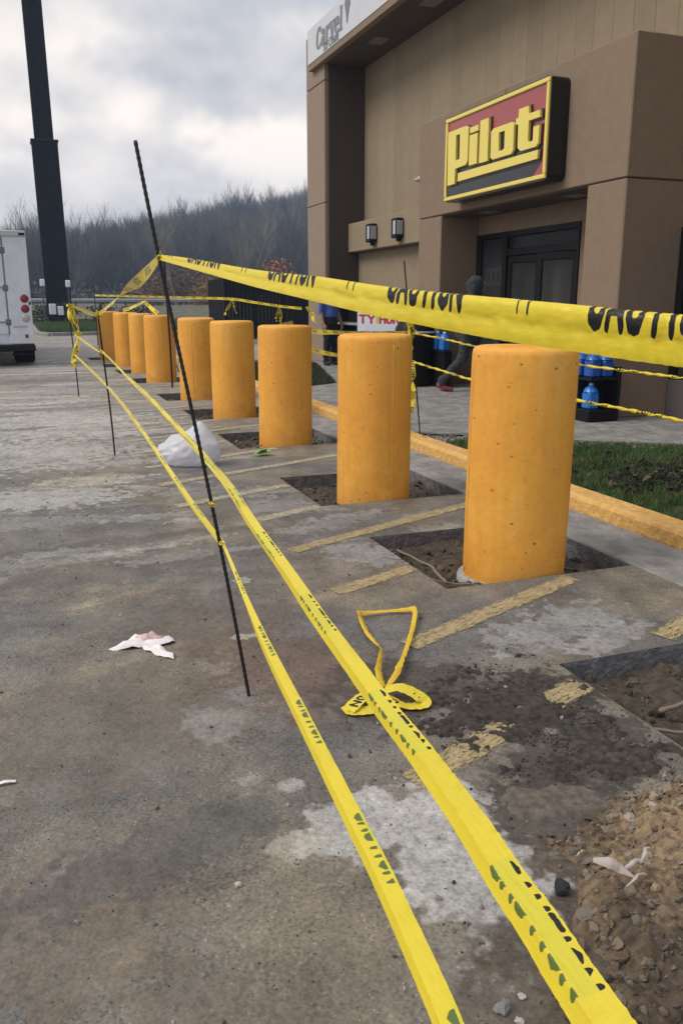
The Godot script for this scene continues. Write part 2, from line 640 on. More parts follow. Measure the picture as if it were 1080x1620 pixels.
# ------------------------------------------------------------------ figures: a field of tapered capsules, meshed as surface nets
# bones: [from, to, radius, radius, colour, blend]
func figure(st: SurfaceTool, bones: Array, cell: float, crumple := 0.0) -> void:
	var lo := V(1e9, 1e9, 1e9)
	var hi := -lo
	for b in bones:
		var r: float = maxf(b[2], b[3]) + cell * 4
		for p in [b[0], b[1]]:
			lo = lo.min(p - Vector3.ONE * r)
			hi = hi.max(p + Vector3.ONE * r)
	var n := Vector3i(((hi - lo) / cell).ceil()) + Vector3i.ONE
	var field := PackedFloat32Array()
	field.resize(n.x * n.y * n.z)
	field.fill(1.0)
	var near := PackedFloat32Array()
	near.resize(field.size())
	near.fill(1e9)
	var which := PackedInt32Array()
	which.resize(field.size())
	for bi in bones.size():
		var b = bones[bi]
		var a: Vector3 = b[0]; var ab: Vector3 = b[1] - a
		var l2 := maxf(ab.length_squared(), 1e-9)
		var k: float = b[5]
		var m: float = maxf(b[2], b[3]) + maxf(cell * 3.0, k * 1.2)
		var i0 := Vector3i(((a.min(b[1]) - Vector3.ONE * m - lo) / cell).floor()).clamp(Vector3i.ZERO, n - Vector3i.ONE)
		var i1 := Vector3i(((a.max(b[1]) + Vector3.ONE * m - lo) / cell).ceil()).clamp(Vector3i.ZERO, n - Vector3i.ONE)
		for z in range(i0.z, i1.z + 1):
			for y in range(i0.y, i1.y + 1):
				for x in range(i0.x, i1.x + 1):
					var p := lo + Vector3(x, y, z) * cell
					var t := clampf((p - a).dot(ab) / l2, 0, 1)
					var d: float = p.distance_to(a + ab * t) - lerpf(b[2], b[3], t)
					var at := (z * n.y + y) * n.x + x
					var o := field[at]
					var h := clampf(0.5 + 0.5 * (o - d) / k, 0, 1)
					field[at] = lerpf(o, d, h) - k * h * (1 - h)
					if d < near[at]:
						near[at] = d
						which[at] = bi
	if crumple > 0:
		for z in n.z:
			for y in n.y:
				for x in n.x:
					var at := (z * n.y + y) * n.x + x
					if absf(field[at]) < 0.06:
						var p := lo + Vector3(x, y, z) * cell
						var amp := crumple if bones[which[at]][2] > 0.045 else 0.0
						field[at] += amp * (n_mid.get_noise_3d(p.x * 2.2, p.y * 3.4, p.z * 2.2) + 0.7 * (absf(n_mid.get_noise_3d(p.x * 1.5 + 9.0, p.y * 4.0 + p.x * 3.0, p.z * 1.5)) - 0.25))
	var vert := {}
	var sy := n.x
	var sz := n.x * n.y
	var corner := [0, 1, sy, sy + 1, sz, sz + 1, sz + sy, sz + sy + 1]
	var pos := [V(0, 0, 0), V(1, 0, 0), V(0, 1, 0), V(1, 1, 0), V(0, 0, 1), V(1, 0, 1), V(0, 1, 1), V(1, 1, 1)]
	var edges := [[0, 1], [2, 3], [4, 5], [6, 7], [0, 2], [1, 3], [4, 6], [5, 7], [0, 4], [1, 5], [2, 6], [3, 7]]
	for z in n.z - 1:
		for y in n.y - 1:
			for x in n.x - 1:
				var at := z * sz + y * sy + x
				var inside := 0
				for c in 8:
					if field[at + corner[c]] < 0:
						inside += 1
				if inside == 0 or inside == 8:
					continue
				var sum := Vector3.ZERO
				var cnt := 0
				for e in edges:
					var fa := field[at + corner[e[0]]]; var fb := field[at + corner[e[1]]]
					if (fa < 0) != (fb < 0):
						sum += (pos[e[0]] as Vector3).lerp(pos[e[1]], fa / (fa - fb))
						cnt += 1
				vert[at] = [lo + (Vector3(x, y, z) + sum / cnt) * cell, bones[which[at]][4]]
	st.set_smooth_group(0)
	for at in vert:
		for ax in [[1, sy, sz], [sy, sz, 1], [sz, 1, sy]]:
			var fa := field[at]; var fb := field[at + ax[0]]
			if (fa < 0) == (fb < 0):
				continue
			var ids := [at, at - ax[1], at - ax[1] - ax[2], at - ax[2]]
			if not (vert.has(ids[1]) and vert.has(ids[2]) and vert.has(ids[3])):
				continue
			var out := Vector3.ZERO
			out[0 if ax[0] == 1 else (1 if ax[0] == sy else 2)] = 1.0 if fa < 0 else -1.0
			for f in [[0, 1, 2], [0, 2, 3]]:
				var q := [vert[ids[f[0]]], vert[ids[f[1]]], vert[ids[f[2]]]]
				if Plane(q[0][0], q[1][0], q[2][0]).normal.dot(out) < 0:
					q = [q[0], q[2], q[1]]
				for v in q:
					st.set_color(v[1])
					st.add_vertex(v[0])

func hand_bones(wrist: Vector3, along: Vector3, palm: Vector3, sidew: Vector3, skin: Color) -> Array:
	var out := []
	for f in 4:
		var s := (f - 1.5) * 0.021
		var root := wrist + along * 0.085 + sidew * s
		var ln: float = [0.068, 0.078, 0.073, 0.056][f]
		var k1 := root + (along * 0.9 + palm * 0.35).normalized() * ln * 0.5
		var k2 := k1 + (along * 0.6 + palm * 0.8).normalized() * ln * 0.32
		var k3 := k2 + (along * 0.25 + palm).normalized() * ln * 0.26
		out.append([wrist + sidew * s * 0.6, root, 0.014, 0.0115, skin, 0.008])
		out.append([root, k1, 0.0105, 0.009, skin, 0.004])
		out.append([k1, k2, 0.009, 0.0085, skin, 0.003])
		out.append([k2, k3, 0.0085, 0.007, skin, 0.003])
	var t0 := wrist + along * 0.03 - sidew * 0.028
	var t1 := t0 + (along * 0.7 - sidew * 0.7 + palm * 0.3).normalized() * 0.045
	out.append([wrist + along * 0.015, t0, 0.015, 0.014, skin, 0.008])
	out.append([t0, t1, 0.0125, 0.010, skin, 0.005])
	out.append([t1, t1 + (along * 0.9 + palm * 0.4).normalized() * 0.032, 0.010, 0.008, skin, 0.003])
	return out

# ------------------------------------------------------------------ trees
func grow(st: SurfaceTool, r: RandomNumberGenerator, from: Vector3, dir: Vector3, length: float, rad: float, depth: int) -> void:
	var pts := [from]
	var d := dir
	for k in 3:
		d = (d + V(r.randf() - 0.5, r.randf() * 0.25, r.randf() - 0.5) * 0.35).normalized()
		pts.append(pts[-1] + d * length / 3)
	tube(st, pts, [rad, rad * 0.85, rad * 0.7, rad * 0.5], 4 if depth > 1 else 3, false, false)
	if depth == 0:
		return
	var count := 4 if depth > 2 else 5
	for k in count:
		var f := 0.35 + 0.65 * (k + r.randf()) / count
		var at: Vector3 = pts[1].lerp(pts[3], clampf((f - 0.33) / 0.67, 0, 1))
		var an := r.randf() * TAU
		var out := V(cos(an), 0.5 + r.randf() * 0.7, sin(an)).normalized()
		grow(st, r, at, (d * 0.55 + out * 0.75).normalized(), length * (0.52 + 0.22 * r.randf()), rad * 0.5, depth - 1)

func bare_tree(seed_: int, h: float, depth := 3, thick := 1.0) -> ArrayMesh:
	var r := RandomNumberGenerator.new()
	r.seed = seed_
	var st := st_new()
	grow(st, r, V(0, -0.3, 0), V(0.05, 1, 0.03).normalized(), h * 0.55, h * 0.014 * thick, depth)
	return commit(st)

func leaf_cloud(seed_: int, radius: Vector3, count: int, size: float) -> ArrayMesh:
	var r := RandomNumberGenerator.new()
	r.seed = seed_
	var st := st_new()
	for i in count:
		var p := V(r.randfn(), r.randfn(), r.randfn()) * 0.42
		p = p.limit_length(1.0) * radius
		if n_mid.get_noise_3dv(p * 1.7 + V(seed_, 0, 0)) < -0.12:
			continue
		var b := Basis.from_euler(V(r.randf() * TAU, r.randf() * TAU, r.randf() * TAU)) * size * (0.6 + r.randf() * 0.8)
		st.add_vertex(p + b * V(-1, 0, 0)); st.add_vertex(p + b * V(0, 0.5, 0.2)); st.add_vertex(p + b * V(1, 0, 0))
		st.add_vertex(p + b * V(-1, 0, 0)); st.add_vertex(p + b * V(1, 0, 0)); st.add_vertex(p + b * V(0, -0.5, 0.2))
	return commit(st)

func shrub(label: String, at: Vector3, radius: Vector3, m: Material, wood: Material, seed_: int, count := 700, size := 0.12, category := "shrub") -> void:
	var t := thing("autumn_shrub" if category == "shrub" else "small_tree", label, category, at)
	obj("leaves", leaf_cloud(seed_, radius, count, size), m, t).position = V(0, radius.y * 0.85, 0)
	obj("stems", bare_tree(seed_ + 3, radius.y * 2.0, 2, 1.2), wood, t)

# ------------------------------------------------------------------ stakes and tape
func stake(label: String, foot: Vector3, tip: Vector3, radius := 0.0062) -> void:
	var t := thing("rebar_stake", label, "stake", foot, 0.0, "rebar stakes holding the tape")
	var st := st_new()
	var pts := []
	var radii := []
	var n := int((tip - foot).length() / 0.011)
	for k in n + 1:
		var f := float(k) / n
		pts.append((tip - foot) * f + V(sin(f * 5.0), 0, cos(f * 4.0)) * 0.006 - V(0, 0.03 * (1 - f), 0))
		radii.append(radius * (1.2 if k % 2 == 0 else 0.94))
	tube(st, pts, radii, 7)
	built("rod", st, mats.rebar, t)

func _ready() -> void:
	rng.seed = 20
	# camera, sky, sun, exposure
	var cam := Camera3D.new()
	cam.name = "camera"
	cam.position = EYE
	cam.rotation_degrees = V(-14.016, -20.407, 0)
	cam.fov = 62.685
	cam.near = 0.05
	cam.far = 1500
	add_child(cam)
	cam.current = true
	n_low.seed = 3; n_low.frequency = 0.8; n_low.fractal_octaves = 3
	n_mid.seed = 8; n_mid.frequency = 3.0; n_mid.fractal_octaves = 4
	n_fine.seed = 15; n_fine.frequency = 14.0; n_fine.fractal_octaves = 3
	gamma_table.resize(1024)
	for i in 1024:
		gamma_table[i] = clampi(roundi(lin(i / 1023.0, 0, 0).r * 255.0), 0, 255)
	var env := Environment.new()
	env.background_mode = Environment.BG_SKY
	var sky := Sky.new()
	var pano := PanoramaSkyMaterial.new()
	pano.panorama = sky_picture()
	sky.sky_material = pano
	env.sky = sky
	env.tonemap_mode = Environment.TONE_MAPPER_LINEAR
	env.tonemap_exposure = 1.3
	env.sdfgi_enabled = true
	env.ssao_enabled = true
	env.ssil_enabled = true
	env.fog_enabled = true
	env.fog_density = 0.00095
	env.fog_light_color = Color(0.76, 0.86, 1.0)
	var we := WorldEnvironment.new()
	we.name = "environment"
	we.environment = env
	add_child(we)
	var sun := DirectionalLight3D.new()
	sun.name = "sun"
	sun.light_energy = 0.58
	sun.light_color = Color(1.0, 0.97, 0.92)
	sun.light_angular_distance = 30.0
	sun.shadow_enabled = true
	add_child(sun)
	sun.look_at_from_position(V(-8, 8, -0.6), Vector3.ZERO)

	make_materials()
	make_ground()
	make_hill()
	make_building()
	make_pylon()
	make_truck()
	make_bollards()
	make_people()
	make_forecourt()
	make_stakes_and_tape()
	make_debris()

func make_materials() -> void:
	mats.rebar = mat(0.022, 0.021, 0.022, 0.55, 0.5)
	mats.black = mat(0.009, 0.009, 0.010, 0.5)
	mats.black.metallic_specular = 0.3
	mats.black_matt = mat(0.010, 0.010, 0.011, 0.9)
	mats.black_matt.metallic_specular = 0.25
	mats.white = mat(0.72, 0.74, 0.77, 0.45)
	mats.wall = rough_mat(V(0.262, 0.207, 0.138), V(0.278, 0.221, 0.148), 2.4, 0.92, 0.12, 0.0, 3)
	mats.stucco = rough_mat(V(0.225, 0.162, 0.113), V(0.240, 0.174, 0.122), 1.3, 0.92, 0.10, 0.0, 4)
	mats.pillar = rough_mat(V(0.27, 0.20, 0.15), V(0.285, 0.214, 0.161), 1.3, 0.92, 0.10, 0.0, 5)
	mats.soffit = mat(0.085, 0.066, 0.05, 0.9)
	mats.concrete = rough_mat(V(0.20, 0.19, 0.18), V(0.29, 0.28, 0.27), 1.9, 0.92, 0.8, 0.0, 6)
	mats.dirt = rough_mat(V(0.045, 0.035, 0.026), V(0.10, 0.076, 0.055), 0.35, 0.97, 1.6, 0.0, 9)
	mats.slab_edge = rough_mat(V(0.12, 0.12, 0.13), V(0.19, 0.19, 0.20), 0.5, 0.95, 1.3, 0.0, 12)
	mats.pile = rough_mat(V(0.085, 0.060, 0.040), V(0.19, 0.130, 0.080), 0.22, 0.97, 1.6, 0.0, 10)
	mats.lot_plain = rough_mat(V(0.11, 0.103, 0.095), V(0.155, 0.142, 0.125), 3.0, 0.95, 0.9, 0.0, 11)
	mats.curb = rough_mat(V(0.58, 0.32, 0.085), V(0.72, 0.44, 0.155), 0.6, 0.85, 0.8, 0.0, 13)
	mats.glass = mat(0.05, 0.055, 0.06, 0.04)
	mats.glass.transparency = BaseMaterial3D.TRANSPARENCY_ALPHA
	mats.glass.albedo_color.a = 0.5
	mats.glass.metallic_specular = 0.14
	mats.tape = mat(1, 1, 1, 0.33)
	mats.tape.albedo_texture = tape_picture(false)
	mats.tape.backlight_enabled = true
	mats.tape.backlight = Color(0.55, 0.5, 0.35)
	mats.tape_folded = mats.tape.duplicate()
	mats.tape_folded.albedo_texture = tape_picture(true)
	for m in [mats.tape, mats.tape_folded]:
		m.normal_enabled = true
		m.normal_texture = noise_normal(0.012, 9.0, FastNoiseLite.TYPE_SIMPLEX_SMOOTH, 21, 3)
		m.normal_scale = 0.35
	mats.tape_plain = mat(0.78, 0.52, 0.025, 0.4)
	mats.tape_plain.backlight_enabled = true
	mats.tape_plain.backlight = Color(0.5, 0.45, 0.3)
	mats.stone = mat(1, 1, 1, 0.95)
	mats.stone.vertex_color_use_as_albedo = true

const HOLES := [[1.96, 3.12, -2.70, -1.62], [1.96, 3.13, -4.76, -3.70], [1.95, 3.13, -6.76, -5.66], [1.98, 3.13, -9.36, -8.28], [2.0, 3.13, -11.68, -10.60], [1.97, 3.1, -13.94, -12.86], [1.87, 3.0, -17.0, -15.92], [1.85, 2.98, -19.3, -18.22], [1.74, 2.87, -21.25, -20.18], [1.60, 2.72, -23.9, -22.82]]

func make_ground() -> void:
	# the wide country ground, sinking away behind the lot
	var g := st_new()
	sheet(g, -300, 300, -440, 120, -0.5, [])
	struct(built("ground", g, rough_mat(V(0.07, 0.075, 0.045), V(0.11, 0.10, 0.07), 9.0, 1.0, 0.6, 0.0, 14)))
	# lot
	var near_blobs := [
		[0.18, -1.33, 0.5, 0.25, 0.3, 0.15, 0.125, 0.095, 0.4, 0.6], [-0.08, -1.83, 0.4, 0.3, 0.3, 0.155, 0.12, 0.085, 0.55, 0.6],
		[0.12, -2.82, 0.55, 0.5, 0.3, 0.15, 0.122, 0.09, 0.5, 0.6], [0.23, -2.04, 0.5, 0.14, 0.3, 0.075, 0.074, 0.075, 0.55, 0.6],
		[0.96, -3.01, 0.34, 0.5, 0.3, 0.135, 0.088, 0.065, 0.75, 0.6], [0.75, -3.6, 0.4, 0.5, 0.3, 0.125, 0.09, 0.07, 0.5, 0.6],
		[1.25, -2.72, 0.35, 0.32, 0.3, 0.07, 0.055, 0.047, 0.8, 0.5], [1.65, -2.46, 0.36, 0.26, 0.3, 0.04, 0.034, 0.03, 0.9, 0.6],
		[1.6, -2.08, 0.42, 0.24, 0.5, 0.055, 0.048, 0.043, 0.85, 0.6], [1.36, -1.83, 0.28, 0.26, 0.3, 0.065, 0.055, 0.047, 0.8, 0.5],
		[1.15, -1.35, 0.3, 0.42, 0.3, 0.085, 0.062, 0.045, 0.85, 0.5], [0.85, -1.15, 0.35, 0.22, 0.3, 0.10, 0.075, 0.055, 0.7, 0.6],
		[0.80, -1.97, 0.20, 0.16, 0.4, 0.40, 0.385, 0.365, 0.92, 0.55], [1.02, -1.95, 0.20, 0.15, 0.4, 0.42, 0.40, 0.375, 0.92, 0.5],
		[0.96, -1.66, 0.20, 0.25, 0.5, 0.40, 0.385, 0.37, 0.92, 0.5], [0.66, -2.22, 0.05, 0.045, 0.3, 0.34, 0.32, 0.29, 0.8, 0.5], [0.60, -1.95, 0.1, 0.07, 0.3, 0.36, 0.33, 0.28, 0.7, 0.7],
		[1.12, -2.02, 0.09, 0.09, 0.3, 0.40, 0.385, 0.37, 0.85, 0.4],
		[0.54, -2.70, 0.12, 0.15, 0.2, 0.24, 0.225, 0.21, 0.7, 0.6], [0.66, -2.88, 0.06, 0.1, 0.2, 0.2, 0.19, 0.185, 0.6, 0.6], [0.55, -2.30, 0.04, 0.03, 0.2, 0.3, 0.28, 0.26, 0.6, 0.5],
		[2.2, -3.06, 0.42, 0.2, 0.35, 0.27, 0.265, 0.26, 0.75, 0.8], [2.35, -2.86, 0.3, 0.1, 0.35, 0.28, 0.27, 0.265, 0.7, 0.7], [1.80, -4.45, 0.2, 0.3, 0.4, 0.27, 0.265, 0.26, 0.75, 0.8],
		[1.66, -5.79, 0.25, 0.25, 0.3, 0.27, 0.26, 0.25, 0.6, 0.8], [1.62, -6.3, 0.2, 0.2, 0.3, 0.25, 0.24, 0.23, 0.6, 0.8], [1.9, -5.2, 0.35, 0.16, 0.3, 0.25, 0.24, 0.23, 0.5, 0.9],
		[0.01, -6.62, 0.75, 0.4, 0.0, 0.37, 0.355, 0.33, 0.8, 0.7], [0.47, -7.19, 0.45, 0.25, 0.0, 0.38, 0.34, 0.28, 0.8, 0.8], [-0.1, -5.9, 0.7, 0.18, 0.0, 0.25, 0.24, 0.225, 0.55, 0.8],
		[0.5, -5.2, 0.9, 0.12, 0.1, 0.08, 0.078, 0.076, 0.5, 0.7], [0.44, -4.63, 0.8, 0.25, 0.1, 0.085, 0.08, 0.078, 0.45, 0.7], [0.4, -3.9, 0.7, 0.2, 0.1, 0.10, 0.098, 0.096, 0.4, 0.7],
		[1.0, -4.2, 0.06, 0.05, 0.1, 0.4, 0.35, 0.28, 0.6, 0.7], [0.8, -3.45, 0.08, 0.04, 0.1, 0.42, 0.38, 0.32, 0.6, 0.8]]
	var far_blobs := [
		[0.24, -10.91, 1.3, 1.6, 0.0, 0.40, 0.38, 0.35, 0.8, 0.8], [0.0, -8.7, 1.1, 0.9, 0.0, 0.39, 0.37, 0.335, 0.8, 0.8], [1.2, -9.2, 0.8, 0.35, 0.0, 0.27, 0.25, 0.22, 0.5, 0.9],
		[1.2, -12.45, 1.2, 0.5, 0.0, 0.30, 0.28, 0.25, 0.6, 0.9], [0.56, -14.8, 1.5, 0.6, 0.0, 0.30, 0.29, 0.27, 0.6, 0.9], [-1.0, -13.5, 1.6, 0.4, 0.0, 0.33, 0.31, 0.28, 0.6, 0.9],
		[0.5, -17.0, 1.8, 0.6, 0.0, 0.12, 0.11, 0.10, 0.6, 0.9], [0.2, -19.8, 2.5, 0.9, 0.0, 0.27, 0.25, 0.22, 0.5, 0.9], [-0.5, -21.5, 2.4, 0.7, 0.0, 0.07, 0.065, 0.06, 0.7, 0.6],
		[0.5, -26.0, 2.5, 1.5, 0.0, 0.24, 0.225, 0.21, 0.5, 0.8], [1.0, -32.0, 2.5, 1.5, 0.0, 0.20, 0.19, 0.18, 0.5, 0.8], [1.0, -10.3, 0.7, 0.15, 0.0, 0.08, 0.075, 0.07, 0.5, 0.9], [0.4, -12.4, 0.8, 0.2, 0.0, 0.1, 0.095, 0.09, 0.5, 0.9], [1.0, -15.9, 0.9, 0.25, 0.0, 0.11, 0.1, 0.095, 0.5, 0.9]]
	var rr := RandomNumberGenerator.new()
	rr.seed = 31
	for i in 46:
		var z := rr.randf_range(-7.2, -4.6)
		var pl := rr.randf_range(0.22, 0.36)
		near_blobs.append([rr.randf_range(-0.9, 2.6), z, rr.randf_range(0.06, 0.4), rr.randf_range(0.03, 0.10), rr.randf_range(-0.1, 0.35), pl, pl * 0.95, pl * 0.87, rr.randf_range(0.3, 0.75), 0.9])
	for i in 110:
		var z := rr.randf_range(-24.0, -7.4)
		var pl := rr.randf_range(0.25, 0.46) if rr.randf() < 0.72 else rr.randf_range(0.07, 0.12)
		far_blobs.append([rr.randf_range(-1.6, 2.4) - 0.02 * z, z, rr.randf_range(0.15, 1.0), rr.randf_range(0.05, 0.22), rr.randf_range(-0.1, 0.3), pl, pl * 0.95, pl * 0.86, rr.randf_range(0.35, 0.8), 0.9])
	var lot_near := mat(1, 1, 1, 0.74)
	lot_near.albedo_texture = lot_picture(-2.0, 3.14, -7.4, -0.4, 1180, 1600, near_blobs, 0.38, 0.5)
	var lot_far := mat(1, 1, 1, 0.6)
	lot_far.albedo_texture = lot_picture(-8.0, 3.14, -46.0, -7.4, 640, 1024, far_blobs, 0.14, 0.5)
	lot_near.normal_enabled = true
	lot_near.normal_texture = noise_normal(0.11, 10.0, FastNoiseLite.TYPE_SIMPLEX_SMOOTH, 31, 4)
	lot_near.normal_scale = 0.8
	lot_near.uv1_scale = Vector3.ONE
	var lot := struct(thing_struct("parking_lot"))
	var st := st_new()
	sheet(st, -2.0, 3.14, -7.4, -0.4, 0.0, HOLES)
	# the grain of the surface: a triplanar copy of the material cannot share the uv of the picture, so the relief rides on it as height
	lot_near.normal_enabled = false
	lot_near.heightmap_enabled = true
	lot_near.heightmap_texture = grain_picture(1180, 1600)
	lot_near.heightmap_scale = 0.55
	built("worn_asphalt", st, lot_near, lot)
	st = st_new()
	sheet(st, -8.0, 3.14, -46.0, -7.4, 0.0, HOLES)
	built("worn_asphalt", st, lot_far, lot)
	st = st_new()
	sheet(st, -90, -2.0, -7.4, 30, 0.0, [])
	sheet(st, -90, -8.0, -68.0, -7.4, 0.0, [])
	sheet(st, -8.0, 3.14, -68.0, -46.0, 0.0, [])
	sheet(st, -2.0, 3.14, -0.4, 30, 0.0, [])
	sheet(st, 3.14, 40, -68.0, -27.01, 0.0, [])
	built("worn_asphalt", st, mats.lot_plain, lot)
	# broken-out squares: edges of the slab, and the soil at the bottom
	var soil_points := []
	var soil_tints := []
	for k in HOLES.size():
		var h = HOLES[k]
		for s in [[V(h[0], 0, h[2]), V(h[1], 0, h[2]), V(0, 0, 1)], [V(h[0], 0, h[3]), V(h[1], 0, h[3]), V(0, 0, -1)], [V(h[0], 0, h[2]), V(h[0], 0, h[3]), V(1, 0, 0)], [V(h[1], 0, h[2]), V(h[1], 0, h[3]), V(-1, 0, 0)]]:
			st = st_new()
			var steps := 18 if k < 4 else 3
			for i in steps:
				var a: Vector3 = s[0].lerp(s[1], float(i) / steps); var b: Vector3 = s[0].lerp(s[1], float(i + 1) / steps)
				var da: float = n_fine.get_noise_2d(a.x * 0.6, a.z * 0.6) * 0.012 * (1.0 if i > 0 else 0.0)
				var db: float = n_fine.get_noise_2d(b.x * 0.6, b.z * 0.6) * 0.012 * (1.0 if i < steps - 1 else 0.0)
				quad(st, a, b, b + s[2] * db - V(0, 0.085, 0), a + s[2] * da - V(0, 0.085, 0), s[2])
				quad(st, a + s[2] * da - V(0, 0.085, 0), b + s[2] * db - V(0, 0.085, 0), b - V(0, 0.22, 0), a - V(0, 0.22, 0), s[2])
			built("slab_edge", st, mats.slab_edge, lot)
		var deep := -0.095
		st = bump_patch(h[0], h[1], h[2], h[3], 0.03 if k < 3 else 0.12, func(x: float, z: float) -> float: return deep + n_mid.get_noise_2d(x * 0.8, z * 0.8) * 0.05 + n_fine.get_noise_2d(x, z) * 0.022)
		built("dug_soil", st, mats.dirt, lot)
		if k < 5:
			for i in 420:
				var p := V(rng.randf_range(h[0] + 0.02, h[1] - 0.02), 0, rng.randf_range(h[2] + 0.02, h[3] - 0.02))
				p.y = deep + n_mid.get_noise_2d(p.x * 0.8, p.z * 0.8) * 0.05 + 0.004
				var s := 0.004 + 0.030 * pow(rng.randf(), 5.0)
				soil_points.append(Transform3D(random_turn() * s, p))
				var c := rng.randf_range(0.03, 0.13) * (2.5 if rng.randf() < 0.08 else 1.0)
				soil_tints.append(Color(c, c * 0.82, c * 0.66))
	scatter("soil_clods", stone_mesh(3), mats.stone, soil_points, soil_tints)
	# painted hatching, worn through
	var paint := mat(1, 1, 1, 0.85)
	paint.albedo_texture = worn_paint_picture()
	paint.transparency = BaseMaterial3D.TRANSPARENCY_ALPHA_SCISSOR
	paint.alpha_scissor_threshold = 0.5
	var chalk := mat(1, 1, 1, 0.85)
	chalk.albedo_texture = worn_paint_picture(true)
	chalk.transparency = BaseMaterial3D.TRANSPARENCY_ALPHA_SCISSOR
	chalk.alpha_scissor_threshold = 0.5
	for k in 26:
		var z0 := -2.30 - 0.787 * k
		var xa := 1.40 if k < 5 else 0.95
		if k == 0: xa = 1.02
		if k == 1: xa = 1.46
		var run := []
		var steps := 150
		for i in steps + 1:
			var x := lerpf(xa, 3.10, float(i) / steps)
			var z := z0 - 0.44 * (x - 1.46)
			var clear := true
			for h in HOLES:
				if x > h[0] - 0.012 and x < h[1] + 0.012 and z - 0.068 < h[3] + 0.01 and z + 0.068 > h[2] - 0.01:
					clear = false
			if clear:
				run.append(V(x, 0.004, z))
			if (not clear or i == steps) and run.size() > 4:
				st = st_new()
				var u0 := rng.randf()
				for j in run.size() - 1:
					var q := [run[j] + V(0.02, 0, 0.06), run[j] - V(0.02, 0, 0.06), run[j + 1] - V(0.02, 0, 0.06), run[j + 1] + V(0.02, 0, 0.06)]
					var uv := [Vector2(u0 + run[j].x * 0.55, 1), Vector2(u0 + run[j].x * 0.55, 0), Vector2(u0 + run[j + 1].x * 0.55, 0), Vector2(u0 + run[j + 1].x * 0.55, 1)]
					for v in [0, 1, 2, 0, 2, 3]:
						st.set_uv(uv[v])
						st.add_vertex(q[v])
				built("painted_stripe", st, paint if k < 4 else chalk, lot)
			if not clear:
				run = []
	# gutter, curb, walk, planting
	st = st_new()
	for i in 14:
		box(st, V(3.143, -0.35, -27.0 + i * 3.0), V(3.597, 0.006, -24.01 + i * 3.0), 0.006)
	struct(built("gutter", st, mats.concrete))
	var curb := struct(thing_struct("curb"))
	for i in 12:
		var z1 := 5.0 - i * 2.6
		st = st_new()
		var prof := PackedVector2Array([Vector2(3.60, -0.3), Vector2(3.61, 0.085), Vector2(3.622, 0.104), Vector2(3.642, 0.113), Vector2(3.80, 0.115), Vector2(3.80, -0.3)])
		prism(st, prof, Transform3D(Basis(), V(0, 0, z1 - 2.588)), 0.0, 2.588)
		built("curb_length", st, mats.curb, curb)
	var walk := struct(thing_struct("walkway"))
	var outline := PackedVector2Array([Vector2(3.802, -8.05), Vector2(4.34, -7.72), Vector2(5.08, -7.0), Vector2(5.97, -6.44), Vector2(9.5, -4.3), Vector2(9.5, -27), Vector2(3.802, -27), Vector2(3.802, -19.2), Vector2(5.9, -19.2), Vector2(6.2, -18.2), Vector2(5.0, -13.6), Vector2(4.5, -13.3), Vector2(3.802, -12.9)])
	st = st_new()
	flat_poly(st, outline, -0.3, 0.095)
	built("joint_bed", st, mats.black_matt, walk)
	for i in 4:
		for j in 10:
			var cell := PackedVector2Array([Vector2(3.806 + i * 1.5, -27 + j * 2.3), Vector2(5.29 + i * 1.5, -27 + j * 2.3), Vector2(5.29 + i * 1.5, -24.716 + j * 2.3), Vector2(3.806 + i * 1.5, -24.716 + j * 2.3)])
			for piece in Geometry2D.intersect_polygons(cell, outline):
				st = st_new()
				flat_poly(st, piece, 0.096, 0.11)
				built("slab", st, mats.concrete, walk)
	var lawn := mat(0.045, 0.055, 0.022, 1.0)
	for p in [["planting_bed", PackedVector2Array([Vector2(3.802, 3), Vector2(9.5, 3), Vector2(9.5, -4.31), Vector2(5.965, -6.43), Vector2(5.075, -6.99), Vector2(4.335, -7.71), Vector2(3.802, -8.04)]), 0.085], ["planting_bed", PackedVector2Array([Vector2(3.802, -12.91), Vector2(4.5, -13.31), Vector2(5.0, -13.61), Vector2(6.19, -18.2), Vector2(5.9, -19.19), Vector2(3.802, -19.19)]), 0.09], ["island", PackedVector2Array([Vector2(1.2, -39.9), Vector2(3.2, -40.6), Vector2(22, -42), Vector2(22, -66), Vector2(0.6, -66), Vector2(0.75, -41.2)]), 0.13]]:
		st = st_new()
		flat_poly(st, p[1], -0.3, p[2])
		struct(built(p[0], st, lawn))
	st = st_new()
	var rim := [Vector2(22, -42), Vector2(3.2, -40.6), Vector2(1.2, -39.9), Vector2(0.75, -41.2), Vector2(0.6, -66)]
	for i in rim.size() - 1:
		var a: Vector2 = rim[i]; var b: Vector2 = rim[i + 1]
		var tr := Transform3D(Basis(Vector3.UP, atan2(-(b - a).y, (b - a).x)), V(a.x, 0, a.y))
		box(st, V(0, -0.2, -0.12), V((b - a).length(), 0.15, 0.10), 0.02, tr)
	struct(built("island_curb", st, mats.concrete))
	make_grass()
	# dark wet leaves and straw lying in the grass
	var litter := []
	var shade := []
	for i in 500:
		var p := Vector2(4.9 + rng.randfn() * 0.55, -5.1 + rng.randfn() * 0.35)
		if p.x < 3.9 or p.x > 7.0 or p.y > -3.5 or (p.y + 8.05) > (p.x - 3.8) * 0.72 + 3.2:
			continue
		litter.append(Transform3D(Basis.from_euler(V(rng.randfn() * 0.3, rng.randf() * TAU, rng.randfn() * 0.3)) * rng.randf_range(0.5, 1.4), V(p.x, 0.125, p.y)))
		var c := rng.randf_range(0.012, 0.045) * (4.0 if rng.randf() < 0.12 else 1.0)
		shade.append(Color(c, c * 0.85, c * 0.6))
	scatter("fallen_leaves", leaf_cloud(200, V(0.05, 0.006, 0.03), 10, 0.028), mats.stone, litter, shade)
